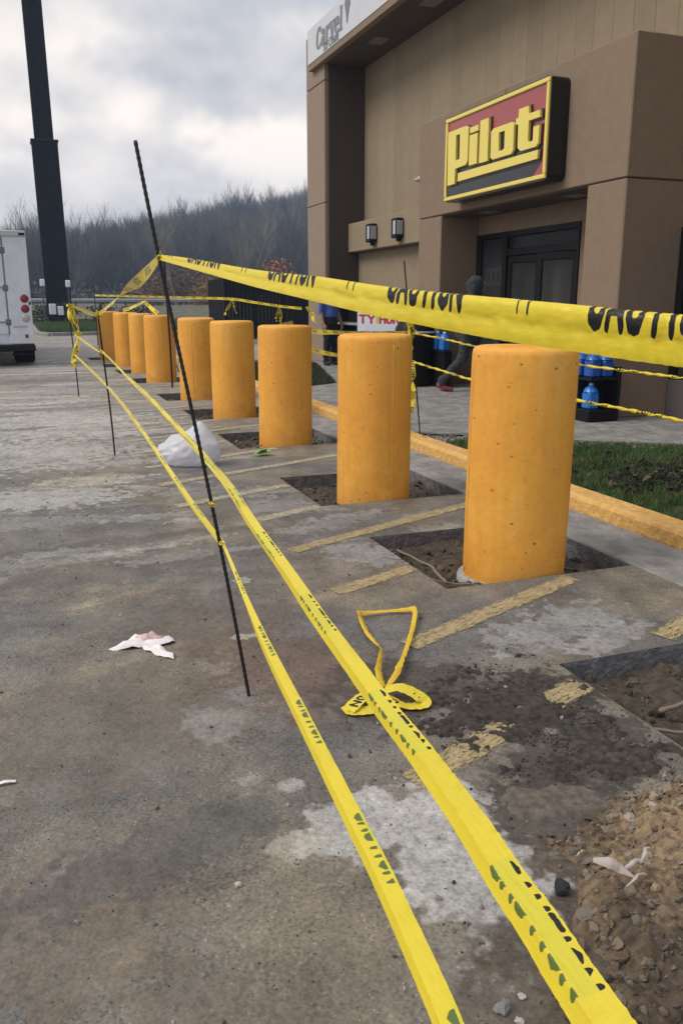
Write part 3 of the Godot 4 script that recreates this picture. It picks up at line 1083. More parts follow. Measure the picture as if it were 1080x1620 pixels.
	# country road bank beyond the lot
	st = bump_patch(-60, 120, -170, -67, 4.0, func(x: float, z: float) -> float: return -0.4 + 1.55 * smoothstep(-68.0, -84.0, z) + n_low.get_noise_2d(x * 0.06, z * 0.06) * 0.35)
	struct(built("grassy_bank", st, rough_mat(V(0.085, 0.085, 0.055), V(0.14, 0.125, 0.085), 7.0, 1.0, 0.8, 0.0, 16)))

func thing_struct(called: String) -> Node3D:
	var o := Node3D.new()
	o.name = numbered(called)
	add_child(o)
	return o

func grain_picture(w: int, h: int) -> ImageTexture:
	var r := RandomNumberGenerator.new()
	r.seed = 9
	var n := FastNoiseLite.new()
	n.seed = 2; n.frequency = 0.09; n.fractal_octaves = 4
	var a := n.get_image(w, h).get_data()
	for i in a.size():
		a[i] = clampi(int(a[i] * 0.75 + (r.randi() & 63)), 0, 255)
	return ImageTexture.create_from_image(Image.create_from_data(w, h, false, Image.FORMAT_L8, a))

func make_grass() -> void:
	var st := st_new()
	for i in 7:
		var an := i * 2.4
		var b := V(cos(an), 0, sin(an)) * 0.012 * i * 0.5
		var lean := V(cos(an * 1.7), 0, sin(an * 1.7)) * 0.022
		var w := V(-sin(an), 0, cos(an)) * 0.0022
		var hgt := 0.04 + 0.008 * (i % 4)
		st.add_vertex(b - w); st.add_vertex(b + lean * 0.4 + V(0, hgt * 0.6, 0) + w * 0.8); st.add_vertex(b + w)
		st.add_vertex(b - w * 0.9); st.add_vertex(b + lean + V(0, hgt, 0)); st.add_vertex(b + lean * 0.4 + V(0, hgt * 0.6, 0) + w * 0.8)
	var tuft := commit(st)
	var leaf := mat(1, 1, 1, 0.8)
	leaf.vertex_color_use_as_albedo = true
	leaf.backlight_enabled = true
	leaf.backlight = Color(0.3, 0.3, 0.2)
	var put := []
	var tint := []
	var edge := PackedVector2Array([Vector2(3.83, -1.5), Vector2(8.0, -1.5), Vector2(8.0, -5.05), Vector2(6.0, -6.22), Vector2(5.1, -6.78), Vector2(4.45, -7.35), Vector2(3.83, -7.35)])
	for i in 26000:
		var p := Vector2(rng.randf_range(3.82, 7.2), rng.randf_range(-7.4, -1.6))
		if not Geometry2D.is_point_in_polygon(p, edge):
			continue
		var nn := n_low.get_noise_2d(p.x * 1.6, p.y * 1.6)
		if nn < -0.28 and rng.randf() < 0.75:
			continue
		put.append(Transform3D(Basis(Vector3.UP, rng.randf() * TAU) * rng.randf_range(0.6, 1.25), V(p.x, 0.085, p.y)))
		var k := rng.randf_range(0.6, 1.3)
		var dry := clampf(0.3 + nn * 1.2 + rng.randf_range(-0.3, 0.3), 0, 1)
		tint.append(Color(lerpf(0.053, 0.115, dry) * k, lerpf(0.112, 0.136, dry) * k, lerpf(0.030, 0.048, dry) * k))
	scatter("grass", tuft, leaf, put, tint)
	put = []
	tint = []
	for i in 7000:
		var p := Vector2(rng.randf_range(3.83, 6.2), rng.randf_range(-19.2, -12.9))
		if not Geometry2D.is_point_in_polygon(p, PackedVector2Array([Vector2(3.802, -12.95), Vector2(4.45, -13.35), Vector2(4.95, -13.65), Vector2(6.15, -18.2), Vector2(5.85, -19.15), Vector2(3.802, -19.15)])):
			continue
		put.append(Transform3D(Basis(Vector3.UP, rng.randf() * TAU) * rng.randf_range(0.8, 1.5), V(p.x, 0.09, p.y)))
		var k := rng.randf_range(0.5, 1.2)
		tint.append(Color(0.06 * k, 0.075 * k, 0.03 * k))
	scatter("grass", tuft, leaf, put, tint)
	put = []
	tint = []
	for i in 16000:
		var p := Vector2(rng.randf_range(0.8, 12), rng.randf_range(-64, -40.7))
		put.append(Transform3D(Basis(Vector3.UP, rng.randf() * TAU) * rng.randf_range(2.0, 3.6), V(p.x, 0.13, p.y)))
		var k := rng.randf_range(0.7, 1.2)
		tint.append(Color(0.065 * k, 0.115 * k, 0.03 * k))
	scatter("grass", tuft, leaf, put, tint)
	# stones and leaf litter between the grass and the walk
	put = []
	tint = []
	var line := [Vector2(3.83, -7.85), Vector2(4.34, -7.55), Vector2(5.08, -6.84), Vector2(5.97, -6.3), Vector2(7.6, -5.3)]
	for i in 1500:
		var f := rng.randf() * 3.999
		var a: Vector2 = line[int(f)]; var b: Vector2 = line[int(f) + 1]
		var p := a.lerp(b, f - int(f)) + Vector2(rng.randfn() * 0.05, rng.randf_range(-0.1, 0.16) + (0.25 * rng.randf() if f < 1.0 else 0.0))
		var s := 0.008 + 0.022 * pow(rng.randf(), 2.0)
		put.append(Transform3D(random_turn() * s, V(p.x, 0.088 + s * 0.3, p.y)))
		var c := rng.randf_range(0.06, 0.28)
		tint.append(Color(c, c * 0.9, c * 0.76))
	scatter("edging_gravel", stone_mesh(6), mats.stone, put, tint)

func hill_height(x: float, z: float) -> float:
	var crest := clampf(1.8 + 0.252 * x, 0.5, 60.0)
	return -0.4 + crest * smoothstep(-150.0, -295.0, z) * (1.0 + n_low.get_noise_2d(x * 0.018, z * 0.018) * 0.16)

func make_hill() -> void:
	struct(built("hill", bump_patch(-120, 240, -420, -140, 8.0, hill_height), rough_mat(V(0.07, 0.06, 0.045), V(0.12, 0.10, 0.075), 14.0, 1.0, 0.0, 0.0, 17)))
	var bark := mat(1, 1, 1, 1.0)
	bark.vertex_color_use_as_albedo = true
	var put := [[], [], [], [], [], []]
	var tint := [[], [], [], [], [], []]
	for i in 3600:
		var z := rng.randf_range(-325, -158)
		var an := deg_to_rad(rng.randf_range(-7, 27))
		var x := -z * tan(an)
		var k := rng.randi() % 6
		var s := rng.randf_range(0.7, 1.25)
		put[k].append(Transform3D(Basis(Vector3.UP, rng.randf() * TAU).scaled(V(s, s * rng.randf_range(0.85, 1.15), s)), V(x, hill_height(x, z) - 0.3, z)))
		var c := rng.randf_range(0.055, 0.12)
		tint[k].append(Color(c, c * 0.95, c * 0.92) if rng.randf() > 0.06 else Color(0.20, 0.18, 0.155))
	for k in 6:
		scatter("far_wood", bare_tree(40 + k, 12.5, 4, 1.0), bark, put[k], tint[k])
	# undergrowth that closes the wood near the ground
	put = []
	tint = []
	for i in 2600:
		var z := rng.randf_range(-318, -150)
		var x := -z * tan(deg_to_rad(rng.randf_range(-7, 27)))
		var s := rng.randf_range(0.8, 2.0)
		put.append(Transform3D(Basis(Vector3.UP, rng.randf() * TAU) * s, V(x, hill_height(x, z) + 0.8 * s, z)))
		var c := rng.randf_range(0.045, 0.10)
		tint.append(Color(c * 1.05, c * 0.88, c * 0.70))
	scatter("undergrowth", leaf_cloud(70, V(2.2, 1.8, 2.2), 420, 0.28), bark, put, tint)
	# the haze of fine twigs in the crowns
	put = []
	tint = []
	for i in 3000:
		var z := rng.randf_range(-325, -158)
		var x := -z * tan(deg_to_rad(rng.randf_range(-7, 27)))
		var s := rng.randf_range(0.7, 1.3)
		put.append(Transform3D(Basis(Vector3.UP, rng.randf() * TAU) * s, V(x, hill_height(x, z) + rng.randf_range(4.5, 8.5), z)))
		var c := rng.randf_range(0.06, 0.11)
		tint.append(Color(c, c * 0.94, c * 0.90))
	scatter("far_wood", leaf_cloud(75, V(3.2, 3.6, 3.2), 520, 0.15), bark, put, tint)
	var pale := mat(0.21, 0.19, 0.165, 1.0)
	for q in [[14.6, -86.0, 8.5, "pale bare tree left of the other pale tree, before the hillside"], [25.6, -98.0, 11.0, "tall pale bare tree with forked limbs beside the building's left pillar"], [23.2, -97.0, 10.0, "pale bare tree standing over the black enclosure"]]:
		var t := thing("bare_tree", q[3], "tree", V(q[0], 0.6, q[1]))
		obj("trunk_and_limbs", bare_tree(int(q[0] * 10), q[2], 4, 0.8), pale, t)
	var wood := mat(0.09, 0.07, 0.055, 1.0)
	var browns := [mat(0.20, 0.115, 0.055, 1.0), mat(0.155, 0.095, 0.05, 1.0), mat(0.24, 0.14, 0.06, 1.0)]
	var spots := [[13.2, -88, 2.2, 1.9, "low brown shrub at the left end of the autumn thicket"], [15.6, -90, 2.6, 2.6, "rounded russet shrub second from the left in the thicket"], [17.9, -88, 2.3, 2.5, "russet shrub in the middle of the autumn thicket"], [20.0, -91, 2.6, 2.9, "tallest brown shrub of the autumn thicket"], [22.3, -88, 2.4, 2.5, "brown shrub partly hidden by the left end of the black enclosure"], [17.0, -83, 1.8, 1.4, "low tan bush in front of the autumn thicket"]]
	for k in spots.size():
		var q = spots[k]
		shrub(q[4], V(q[0], 0.7, q[1]), V(q[2], q[3], q[2]), browns[k % 3], wood, 90 + k, 1500, 0.16)
	shrub("small orange leafed tree behind the black enclosure beside the pillar", V(26.6, 0.7, -92), V(2.4, 3.0, 2.4), mat(0.50, 0.17, 0.035, 1.0), wood, 120, 1300, 0.16, "tree")
	# a guard rail along the bank
	var rail := thing("guard_rail", "long grey steel guard rail along the bank beyond the lot", "guard rail", V(0, 1.0, -82))
	var st := st_new()
	var prof := PackedVector2Array([Vector2(0, 0.45), Vector2(0.07, 0.53), Vector2(0, 0.60), Vector2(0.07, 0.68), Vector2(0, 0.76), Vector2(-0.01, 0.76), Vector2(0.06, 0.68), Vector2(-0.01, 0.60), Vector2(0.06, 0.53), Vector2(-0.01, 0.45)])
	prism(st, prof, Transform3D(Basis(V(0, 0, 1), V(0, 1, 0), V(-1, 0, 0)), V(40, 0, 0)), 0.0, 45.0)
	built("beam", st, mat(0.38, 0.39, 0.40, 0.5, 0.4), rail)
	for i in 20:
		box_part("post", V(-4 + i * 2.2, -0.6, -0.12), V(-3.9 + i * 2.2, 0.72, -0.015), mats.black_matt, rail, 0.0)

# ------------------------------------------------------------------ building
func facade(x: float, y: float, z: float) -> Transform3D:   # local x runs towards +z, local z points out of the front
	return Transform3D(Basis(V(0, 0, 1), V(0, 1, 0), V(-1, 0, 0)), V(x, y, z))

func text_mesh(words: String, face: String, h: float, depth: float) -> TextMesh:
	var f := SystemFont.new()
	f.font_names = PackedStringArray([face])
	f.font_weight = 700
	var t := TextMesh.new()
	t.text = words
	t.font = f
	t.font_size = 64
	t.pixel_size = h / 46.0
	t.depth = depth
	t.horizontal_alignment = HORIZONTAL_ALIGNMENT_LEFT
	return t

func make_building() -> void:
	var b := thing("store_building", "tan travel stop store with brown entry block and white fascia", "building")
	# main wall of upright boards
	var shades := []
	for k in [1.0, 0.94, 1.05, 0.98]:
		shades.append(rough_mat(V(0.262, 0.207, 0.138) * k, V(0.280, 0.222, 0.149) * k, 2.4, 0.92, 0.12, 0.0, 3))
	box_part("wall_core", V(7.36, -0.3, -18.28), V(7.6, 6.32, -1.5), mats.wall, b, 0.0)
	for i in 42:
		var z := -18.28 + i * 0.4
		box_part("wall_panel", V(7.335, 2.30, z + 0.0015), V(7.375, 6.298, z + 0.3985), shades[(i * 7 + i / 3) % 4], b, 0.004)
	# end and back, roof
	box_part("side_wall", V(7.4, -0.3, -19.48), V(16, 6.3, -19.25), mats.stucco, b, 0.01)
	box_part("side_wall", V(7.6, -0.3, -1.75), V(16, 6.3, -1.5), mats.stucco, b, 0.01)
	box_part("back_wall", V(15.8, -0.3, -19.25), V(16, 6.3, -1.75), mats.stucco, b, 0.01)
	box_part("roof", V(6.43, 6.32, -19.45), V(16, 6.9, -1.5), mats.soffit, b, 0.01)
	# fascia and soffit
	for i in 6:
		box_part("fascia_panel", V(6.30, 6.42, -19.03 + i * 3.0), V(6.41, 7.10, -16.036 + i * 3.0), mat(0.60, 0.61, 0.65, 0.5), b, 0.006)
	box_part("fascia_lip", V(6.312, 6.30, -19.02), V(6.44, 6.417, -1.5), mats.stucco, b, 0.006)
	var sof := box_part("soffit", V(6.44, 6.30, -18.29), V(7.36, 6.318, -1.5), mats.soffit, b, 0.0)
	for z in [-16.4, -14.1, -11.8, -9.5]:
		var l := box_part("soffit_light", V(6.70, 6.285, z - 0.22), V(7.0, 6.299, z + 0.22), mat(0.20, 0.18, 0.155, 0.5), sof, 0.004)
	# left pillar in courses
	for c in [[0.11, 3.55], [3.562, 5.985], [6.0, 7.06]]:
		box_part("pillar", V(6.42, c[0], -19.50), V(7.42, c[1], -18.292), mats.pillar, b, 0.012)
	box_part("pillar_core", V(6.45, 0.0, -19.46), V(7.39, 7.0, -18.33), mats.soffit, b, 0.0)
	box_part("dark_side_panel", V(6.50, 0.11, -18.289), V(7.333, 6.298, -18.262), mat(0.062, 0.046, 0.035, 0.85), b, 0.006)  # thin dark brown panel over the near side of the pillar
	# lamp band over the lower bay
	box_part("lamp_band", V(6.95, 2.52, -18.258), V(7.334, 3.12, -13.56), mats.wall, b, 0.012)
	box_part("bay_wall", V(7.20, 0.11, -18.258), V(7.334, 2.515, -13.56), mats.wall, b, 0.01)
	# entry block on its two columns
	box_part("entry_block", V(6.42, 2.80, -13.54), V(7.333, 4.27, -10.88), mats.stucco, b, 0.012)
	box_part("entry_block", V(6.42, 2.80, -10.876), V(7.333, 4.27, -8.21), mats.stucco, b, 0.012)
	box_part("entry_column", V(6.428, 0.11, -8.925), V(7.333, 2.79, -8.218), mats.stucco, b, 0.014)
	box_part("entry_column", V(6.428, 0.11, -13.535), V(7.333, 2.79, -12.72), mats.stucco, b, 0.014)
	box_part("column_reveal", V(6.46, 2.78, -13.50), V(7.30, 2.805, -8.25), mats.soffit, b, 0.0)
	for z in [-11.9, -9.7]:
		box_part("soffit_light", V(6.72, 2.772, z - 0.16), V(6.94, 2.781, z + 0.16), mat(0.24, 0.22, 0.19, 0.5), b, 0.003)
	# doorway
	box_part("door_header", V(7.10, 2.50, -12.715), V(7.30, 2.779, -8.93), mats.stucco, b, 0.006)
	box_part("door_jamb_wall", V(7.10, 0.11, -9.93), V(7.30, 2.499, -8.93), mats.stucco, b, 0.006)
	var dw := thing_part("doorway", b)
	for z in [[-12.712, -12.58], [-11.90, -11.78], [-9.98, -9.932]]:
		box_part("mullion", V(7.08, 0.11, z[0]), V(7.20, 2.498, z[1]), mats.black, dw, 0.006)
	for s in [[-12.578, -11.902, 2.42, 2.498], [-11.778, -9.982, 2.42, 2.498], [-11.778, -9.982, 2.14, 2.24], [-12.578, -11.902, 0.11, 0.35]]:
		box_part("rail", V(7.09, s[2], s[0]), V(7.19, s[3], s[1]), mats.black, dw, 0.006)
	for s in [[-12.578, -11.902, 0.35, 2.42], [-11.778, -9.982, 2.24, 2.42]]:
		box_part("pane", V(7.135, s[2], s[0]), V(7.143, s[3], s[1]), mats.glass, dw, 0.0)
	for d in [[-11.776, 0.0], [-10.0, 13.0]]:
		var leaf := thing_part("door", b)
		var left: bool = d[1] == 0.0
		var tr := Transform3D(Basis(Vector3.UP, deg_to_rad(d[1])), V(7.14, 0, d[0]))
		var st := st_new()
		var w := 0.86 if left else 0.74
		var s0 := 0.0 if left else -w
		for r in [[s0, s0 + 0.09, 0.13, 2.13], [s0 + w - 0.09, s0 + w, 0.13, 2.13], [s0 + 0.09, s0 + w - 0.09, 2.03, 2.13], [s0 + 0.09, s0 + w - 0.09, 0.13, 0.38], [s0 + 0.09, s0 + w - 0.09, 1.02, 1.10]]:
			box(st, V(-0.025, r[2], r[0]), V(0.025, r[3], r[1]), 0.004, tr)
		built("frame", st, mats.black, leaf)
		st = st_new()
		box(st, V(-0.004, 0.38, s0 + 0.09), V(0.004, 2.03, s0 + w - 0.09), 0.0, tr)
		built("pane", st, mats.glass, leaf)
		st = st_new()
		var hz := s0 + (w - 0.14 if left else 0.14)
		tube(st, [tr * V(-0.03, 0.85, hz), tr * V(-0.075, 0.87, hz), tr * V(-0.075, 1.25, hz), tr * V(-0.03, 1.27, hz)], [0.012], 6)
		built("handle", st, mat(0.4, 0.4, 0.4, 0.3, 0.9), leaf)
	# what one sees through the glass
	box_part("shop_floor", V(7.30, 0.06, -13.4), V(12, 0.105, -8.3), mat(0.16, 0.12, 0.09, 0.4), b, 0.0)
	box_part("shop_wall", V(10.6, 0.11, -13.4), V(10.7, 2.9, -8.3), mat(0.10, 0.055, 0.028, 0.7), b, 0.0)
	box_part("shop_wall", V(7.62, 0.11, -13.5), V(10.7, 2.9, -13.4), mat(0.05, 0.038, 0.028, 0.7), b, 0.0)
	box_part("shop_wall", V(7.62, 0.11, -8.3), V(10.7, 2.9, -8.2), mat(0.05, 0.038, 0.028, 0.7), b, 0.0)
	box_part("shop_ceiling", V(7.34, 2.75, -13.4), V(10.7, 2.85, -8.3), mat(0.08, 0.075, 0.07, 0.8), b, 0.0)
	# shopfront to the right of the column
	var sf := thing_part("shop_window", b)
	box_part("sill_wall", V(7.24, 0.11, -8.21), V(7.334, 0.55, -1.5), mat(0.09, 0.075, 0.08, 0.8), sf, 0.008)
	box_part("pane", V(7.29, 0.6, -8.1), V(7.30, 2.26, -1.6), mats.glass, sf, 0.0)
	box_part("backing", V(7.325, 0.56, -8.2), V(7.334, 2.29, -1.5), mats.black_matt, sf, 0.0)
	for i in 5:
		box_part("mullion", V(7.24, 0.555, -8.21 + i * 1.6), V(7.32, 2.295, -8.11 + i * 1.6), mats.black, sf, 0.005)
	# fascia lettering, greyed with age
	var fade := mat(0.20, 0.20, 0.225, 0.6)
	var ghost := mat(0.36, 0.365, 0.40, 0.6)
	var fs := thing("fascia_lettering", "faded grey script lettering with a cone emblem on the white fascia", "sign")
	for lay in [[0.0, fade, 0.010], [0.035, ghost, 0.005]]:
		var o := obj("shop_name", text_mesh("Carvel", "Droid Serif", 0.40, lay[2]), lay[1], fs)
		o.transform = facade(6.30 - lay[2] / 2, 6.76, -18.46 + lay[0]) * Transform3D(Basis(V(0.86, 0, 0), V(0.12, 1.0, 0), V(0, 0, 1)), Vector3.ZERO)
	var o2 := obj("second_line", text_mesh("Ice Cream", "Droid Sans", 0.17, 0.008), fade, fs)
	o2.transform = facade(6.296, 6.525, -17.98) * Transform3D(Basis(V(0.78, 0, 0), V(0.05, 1, 0), V(0, 0, 1)), Vector3.ZERO)
	var st := st_new()
	prism(st, PackedVector2Array([Vector2(0, 0), Vector2(0.10, 0.22), Vector2(0.16, 0.30), Vector2(0.13, 0.42), Vector2(0.04, 0.47), Vector2(-0.07, 0.44), Vector2(-0.12, 0.34), Vector2(-0.07, 0.24)]), facade(6.30, 6.60, -16.62), -0.002, 0.012)
	built("cone_emblem", st, fade, fs)
	make_pilot_sign()
	# two wall lamps on the band
	for k in 2:
		var z: float = [-16.72, -15.42][k]
		var l := thing("wall_lamp", ["black box wall lamp on the tan band, farther from the red sign", "black box wall lamp on the tan band, next to the entry block"][k], "wall lamp", V(6.95, 2.80, z), 0.0, "wall lamps on the band")
		box_part("housing", V(-0.16, -0.16, -0.13), V(-0.002, 0.20, 0.13), mats.black, l, 0.02)
		box_part("lens", V(-0.175, -0.10, 0.0), V(-0.162, 0.15, 0.11), mat(0.42, 0.43, 0.46, 0.25), l, 0.008)
		box_part("lens", V(-0.15, -0.10, 0.132), V(-0.03, 0.15, 0.142), mat(0.36, 0.37, 0.40, 0.25), l, 0.004)
		box_part("arm", V(-0.10, -0.22, -0.03), V(-0.002, -0.16, 0.03), mats.black, l, 0.01)
	var cm := thing("security_camera", "small pale security camera beside the entry block", "camera", V(7.33, 3.72, -15.3))
	box_part("mount", V(-0.10, -0.03, -0.03), V(0.004, 0.03, 0.03), mats.white, cm, 0.01)
	box_part("body", V(-0.17, -0.07, -0.05), V(-0.06, -0.005, 0.24), mat(0.4, 0.39, 0.38, 0.4), cm, 0.02)

func thing_part(called: String, parent: Node) -> Node3D:
	var o := Node3D.new()
	o.name = called
	parent.add_child(o, true)
	return o

func make_pilot_sign() -> void:
	var s := thing("store_sign", "red and yellow boxed sign reading Pilot on the entry block", "sign", V(0, 0, 0))
	var t := facade(6.16, 2.975, -12.01)
	var w := 2.56
	var h := 1.03
	var black := mat(0.008, 0.008, 0.011, 0.28)
	var yellow := mat(0.80, 0.655, 0.14, 0.4)
	var st := st_new()
	var r := 0.07
	var rounded := func(x0: float, x1: float, y0: float, y1: float, rr: float) -> PackedVector2Array:
		var p := PackedVector2Array()
		for c in [[x1 - rr, y1 - rr, 0.0], [x0 + rr, y1 - rr, 90.0], [x0 + rr, y0 + rr, 180.0], [x1 - rr, y0 + rr, 270.0]]:
			for k in 5:
				var a := deg_to_rad(c[2] + k * 22.5)
				p.append(Vector2(c[0] + cos(a) * rr, c[1] + sin(a) * rr))
		return p
	prism(st, rounded.call(-0.075, w + 0.075, -0.075, h + 0.075, r + 0.02), t, -0.255, 0.0)
	built("cabinet", st, black, s)
	# yellow rim of four bars
	for q in [[-0.055, w + 0.055, h, h + 0.055], [-0.055, w + 0.055, -0.055, 0.0], [-0.055, 0.0, 0.0, h], [w, w + 0.055, 0.0, h]]:
		st = st_new()
		box(st, V(q[0] + 0.001, q[2] + 0.001, -0.01), V(q[1] - 0.001, q[3] - 0.001, 0.03), 0.008, t)
		built("rim", st, yellow, s)
	st = st_new()
	box(st, V(0, 0, -0.008), V(w, h, 0.004), 0.0, t)
	built("red_face", st, mat(0.34, 0.06, 0.065, 0.2), s)
	var pt := func(a: Array) -> PackedVector2Array:
		var p := PackedVector2Array()
		for k in range(0, a.size(), 2):
			p.append(Vector2(a[k] * w, (1.0 - a[k + 1]) * h))
		return p
	st = st_new()
	prism(st, pt.call([0.002, 0.16, 0.02, 0.15, 0.5, 0.40, 0.78, 0.52, 0.985, 0.66, 0.975, 0.86, 0.90, 0.998, 0.002, 0.998]), t, 0.0, 0.0075)
	built("black_field", st, mat(0.02, 0.02, 0.026, 0.25), s)
	var letters := {
		"letter_p": [[0.029, 0.140, 0.242, 0.140, 0.270, 0.175, 0.270, 0.590, 0.250, 0.640, 0.129, 0.651, 0.123, 0.852, 0.037, 0.853], [0.127, 0.216, 0.172, 0.214, 0.175, 0.540, 0.128, 0.545]],
		"letter_i": [[0.286, 0.282, 0.373, 0.282, 0.373, 0.667, 0.286, 0.667], []],
		"letter_i_dot": [[0.289, 0.185, 0.380, 0.185, 0.381, 0.256, 0.289, 0.256], []],
		"letter_l": [[0.399, 0.150, 0.488, 0.150, 0.490, 0.675, 0.399, 0.675], []],
		"letter_o": [[0.517, 0.335, 0.540, 0.304, 0.723, 0.304, 0.742, 0.338, 0.743, 0.640, 0.723, 0.678, 0.539, 0.678, 0.519, 0.645], [0.598, 0.376, 0.655, 0.376, 0.656, 0.585, 0.638, 0.600, 0.600, 0.600]],
		"letter_t": [[0.781, 0.190, 0.867, 0.190, 0.872, 0.282, 0.967, 0.282, 0.971, 0.361, 0.874, 0.361, 0.875, 0.589, 0.893, 0.607, 0.918, 0.600, 0.919, 0.448, 0.970, 0.448, 0.967, 0.650, 0.945, 0.678, 0.813, 0.678, 0.783, 0.630, 0.780, 0.361, 0.756, 0.355, 0.756, 0.290, 0.780, 0.284], []],
		"underline": [[0.162, 0.722, 0.969, 0.722, 0.965, 0.820, 0.160, 0.832], []],
	}
	for name_ in letters:
		var poly: PackedVector2Array = pt.call(letters[name_][0])
		var shadow := Geometry2D.offset_polygon(poly, 0.020, Geometry2D.JOIN_MITER)
		var off := PackedVector2Array()
		for p in shadow[0]:
			off.append(p + Vector2(0.008, -0.006))
		st = st_new()
		var bump: float = 0.0006 * letters.keys().find(name_)
		prism(st, off, t, 0.0, 0.016 + bump)
		var back := built("letter_backing", st, black, s)
		st = st_new()
		if letters[name_][1].size() > 0:
			# a letter with an eye: a ring cut in two along the middle of the eye
			var eye: PackedVector2Array = pt.call(letters[name_][1])
			var cx := 0.0
			for p in eye: cx += p.x / eye.size()
			for half in [[-1.0, cx], [cx, 9.0]]:
				var clip := PackedVector2Array([Vector2(half[0], -1), Vector2(half[1], -1), Vector2(half[1], 2), Vector2(half[0], 2)])
				for piece in Geometry2D.intersect_polygons(poly, clip):
					for bit in Geometry2D.clip_polygons(piece, eye):
						prism(st, bit, t, 0.010, 0.052)
		else:
			prism(st, poly, t, 0.010, 0.052)
		built(name_, st, yellow, s)

# ------------------------------------------------------------------ pylon, truck, enclosure
func make_pylon() -> void:
	var t := thing("sign_pylon", "tall black stepped sign pylon rising out of the frame behind the island", "pylon", V(2.57, 0.1, -62))
	t.rotation.z = 0.012
	var clad := rough_mat(V(0.008, 0.008, 0.010), V(0.014, 0.014, 0.017), 3.0, 0.8, 0.3, 0.0, 41)
	clad.metallic_specular = 0.2
	for q in [["lower_shaft", 0.80, 11.5, 0.0], ["upper_shaft", 0.585, 26.0, 11.52]]:
		var st := st_new()
		var n := 9
		var w: float = q[1]
		for i in n:
			var x0 := -w + 2 * w * i / n
			box(st, V(x0 + 0.006, q[3], -w), V(x0 + 2 * w / n - 0.006, q[2], w), 0.02)
		box(st, V(-w + 0.02, q[3], -w + 0.03), V(w - 0.02, q[2] - 0.01, w - 0.03))
		built(q[0], st, clad, t)
	box_part("collar", V(-0.86, 11.40, -0.86), V(0.86, 11.52, 0.86), mats.black, t, 0.03)
	box_part("plinth", V(-1.0, -0.1, -1.0), V(1.0, 0.35, 1.0), mats.concrete, t, 0.04)
	# bits at its foot
	var bush := mat(0.028, 0.033, 0.022, 0.95)
	var wood := mat(0.05, 0.04, 0.03, 1.0)
	for k in 4:
		var th := thing("evergreen_bush", ["low dark bush at the left of the pylon's foot", "low dark bush in front of the pylon", "dark bush right of the pylon beside the tape ties", "dark bush right of the pylon, farthest right"][k], "bush", V([1.5, 2.6, 5.2, 7.6][k], 0.1, [-58.5, -58.0, -59.0, -60.0][k]), 0.0, "dark bushes on the island")
		obj("leaves", leaf_cloud(150 + k, V(1.3, 0.75, 1.0), 900, 0.10), bush, th).position = V(0, 0.6, 0)
		obj("stems", bare_tree(160 + k, 1.1, 2, 1.2), wood, th)
	for q in [["white post lamp before the right edge of the black pylon", 2.95, 2.25, "lamp"], ["white utility marker post left of the pylon's foot", 1.45, 2.3, "marker post"]]:
		var th := thing("marker_post", q[0], q[3], V(q[1], 0.1, -56.5))
		box_part("post", V(-0.04, 0, -0.04), V(0.04, q[2], 0.04), mat(0.08, 0.08, 0.085, 0.6), th, 0.01)
		box_part("head", V(-0.14, q[2], -0.1), V(0.14, q[2] + 0.42, 0.1), mats.white, th, 0.03)
	var cab := thing("utility_box", "small pale utility boxes in front of the pylon's foot", "utility box", V(2.0, 0.1, -57))
	box_part("case", V(-0.25, 0.6, -0.15), V(0.15, 1.25, 0.15), mats.white, cab, 0.03)
	box_part("case", V(0.25, 0.55, -0.15), V(0.6, 1.1, 0.15), mats.white, cab, 0.03)
	box_part("stand", V(-0.2, 0, -0.06), V(0.55, 0.6, 0.06), mats.black, cab, 0.01)

	var e := thing("enclosure", "black slatted enclosure fence standing beyond the far bollards", "fence", V(0, 0, -34))
	for i in 24:
		box_part("slat", V(7.7 + i * 0.152, 0.1, -0.02), V(7.84 + i * 0.152, 2.35, 0.02), mats.black_matt, e, 0.006)
	for i in 4:
		box_part("post", V(7.66 + i * 1.2, 0, -0.14), V(7.78 + i * 1.2, 2.42, -0.022), mats.black, e, 0.01)
	box_part("rail", V(7.66, 1.9, -0.07), V(11.35, 2.0, -0.021), mats.black, e, 0.0)
	box_part("return_wall", V(11.25, 0, -3.0), V(11.37, 2.35, -0.16), mats.black_matt, e, 0.0)
	box_part("return_wall", V(7.66, 0, -3.0), V(7.76, 2.35, -0.16), mats.black_matt, e, 0.0)

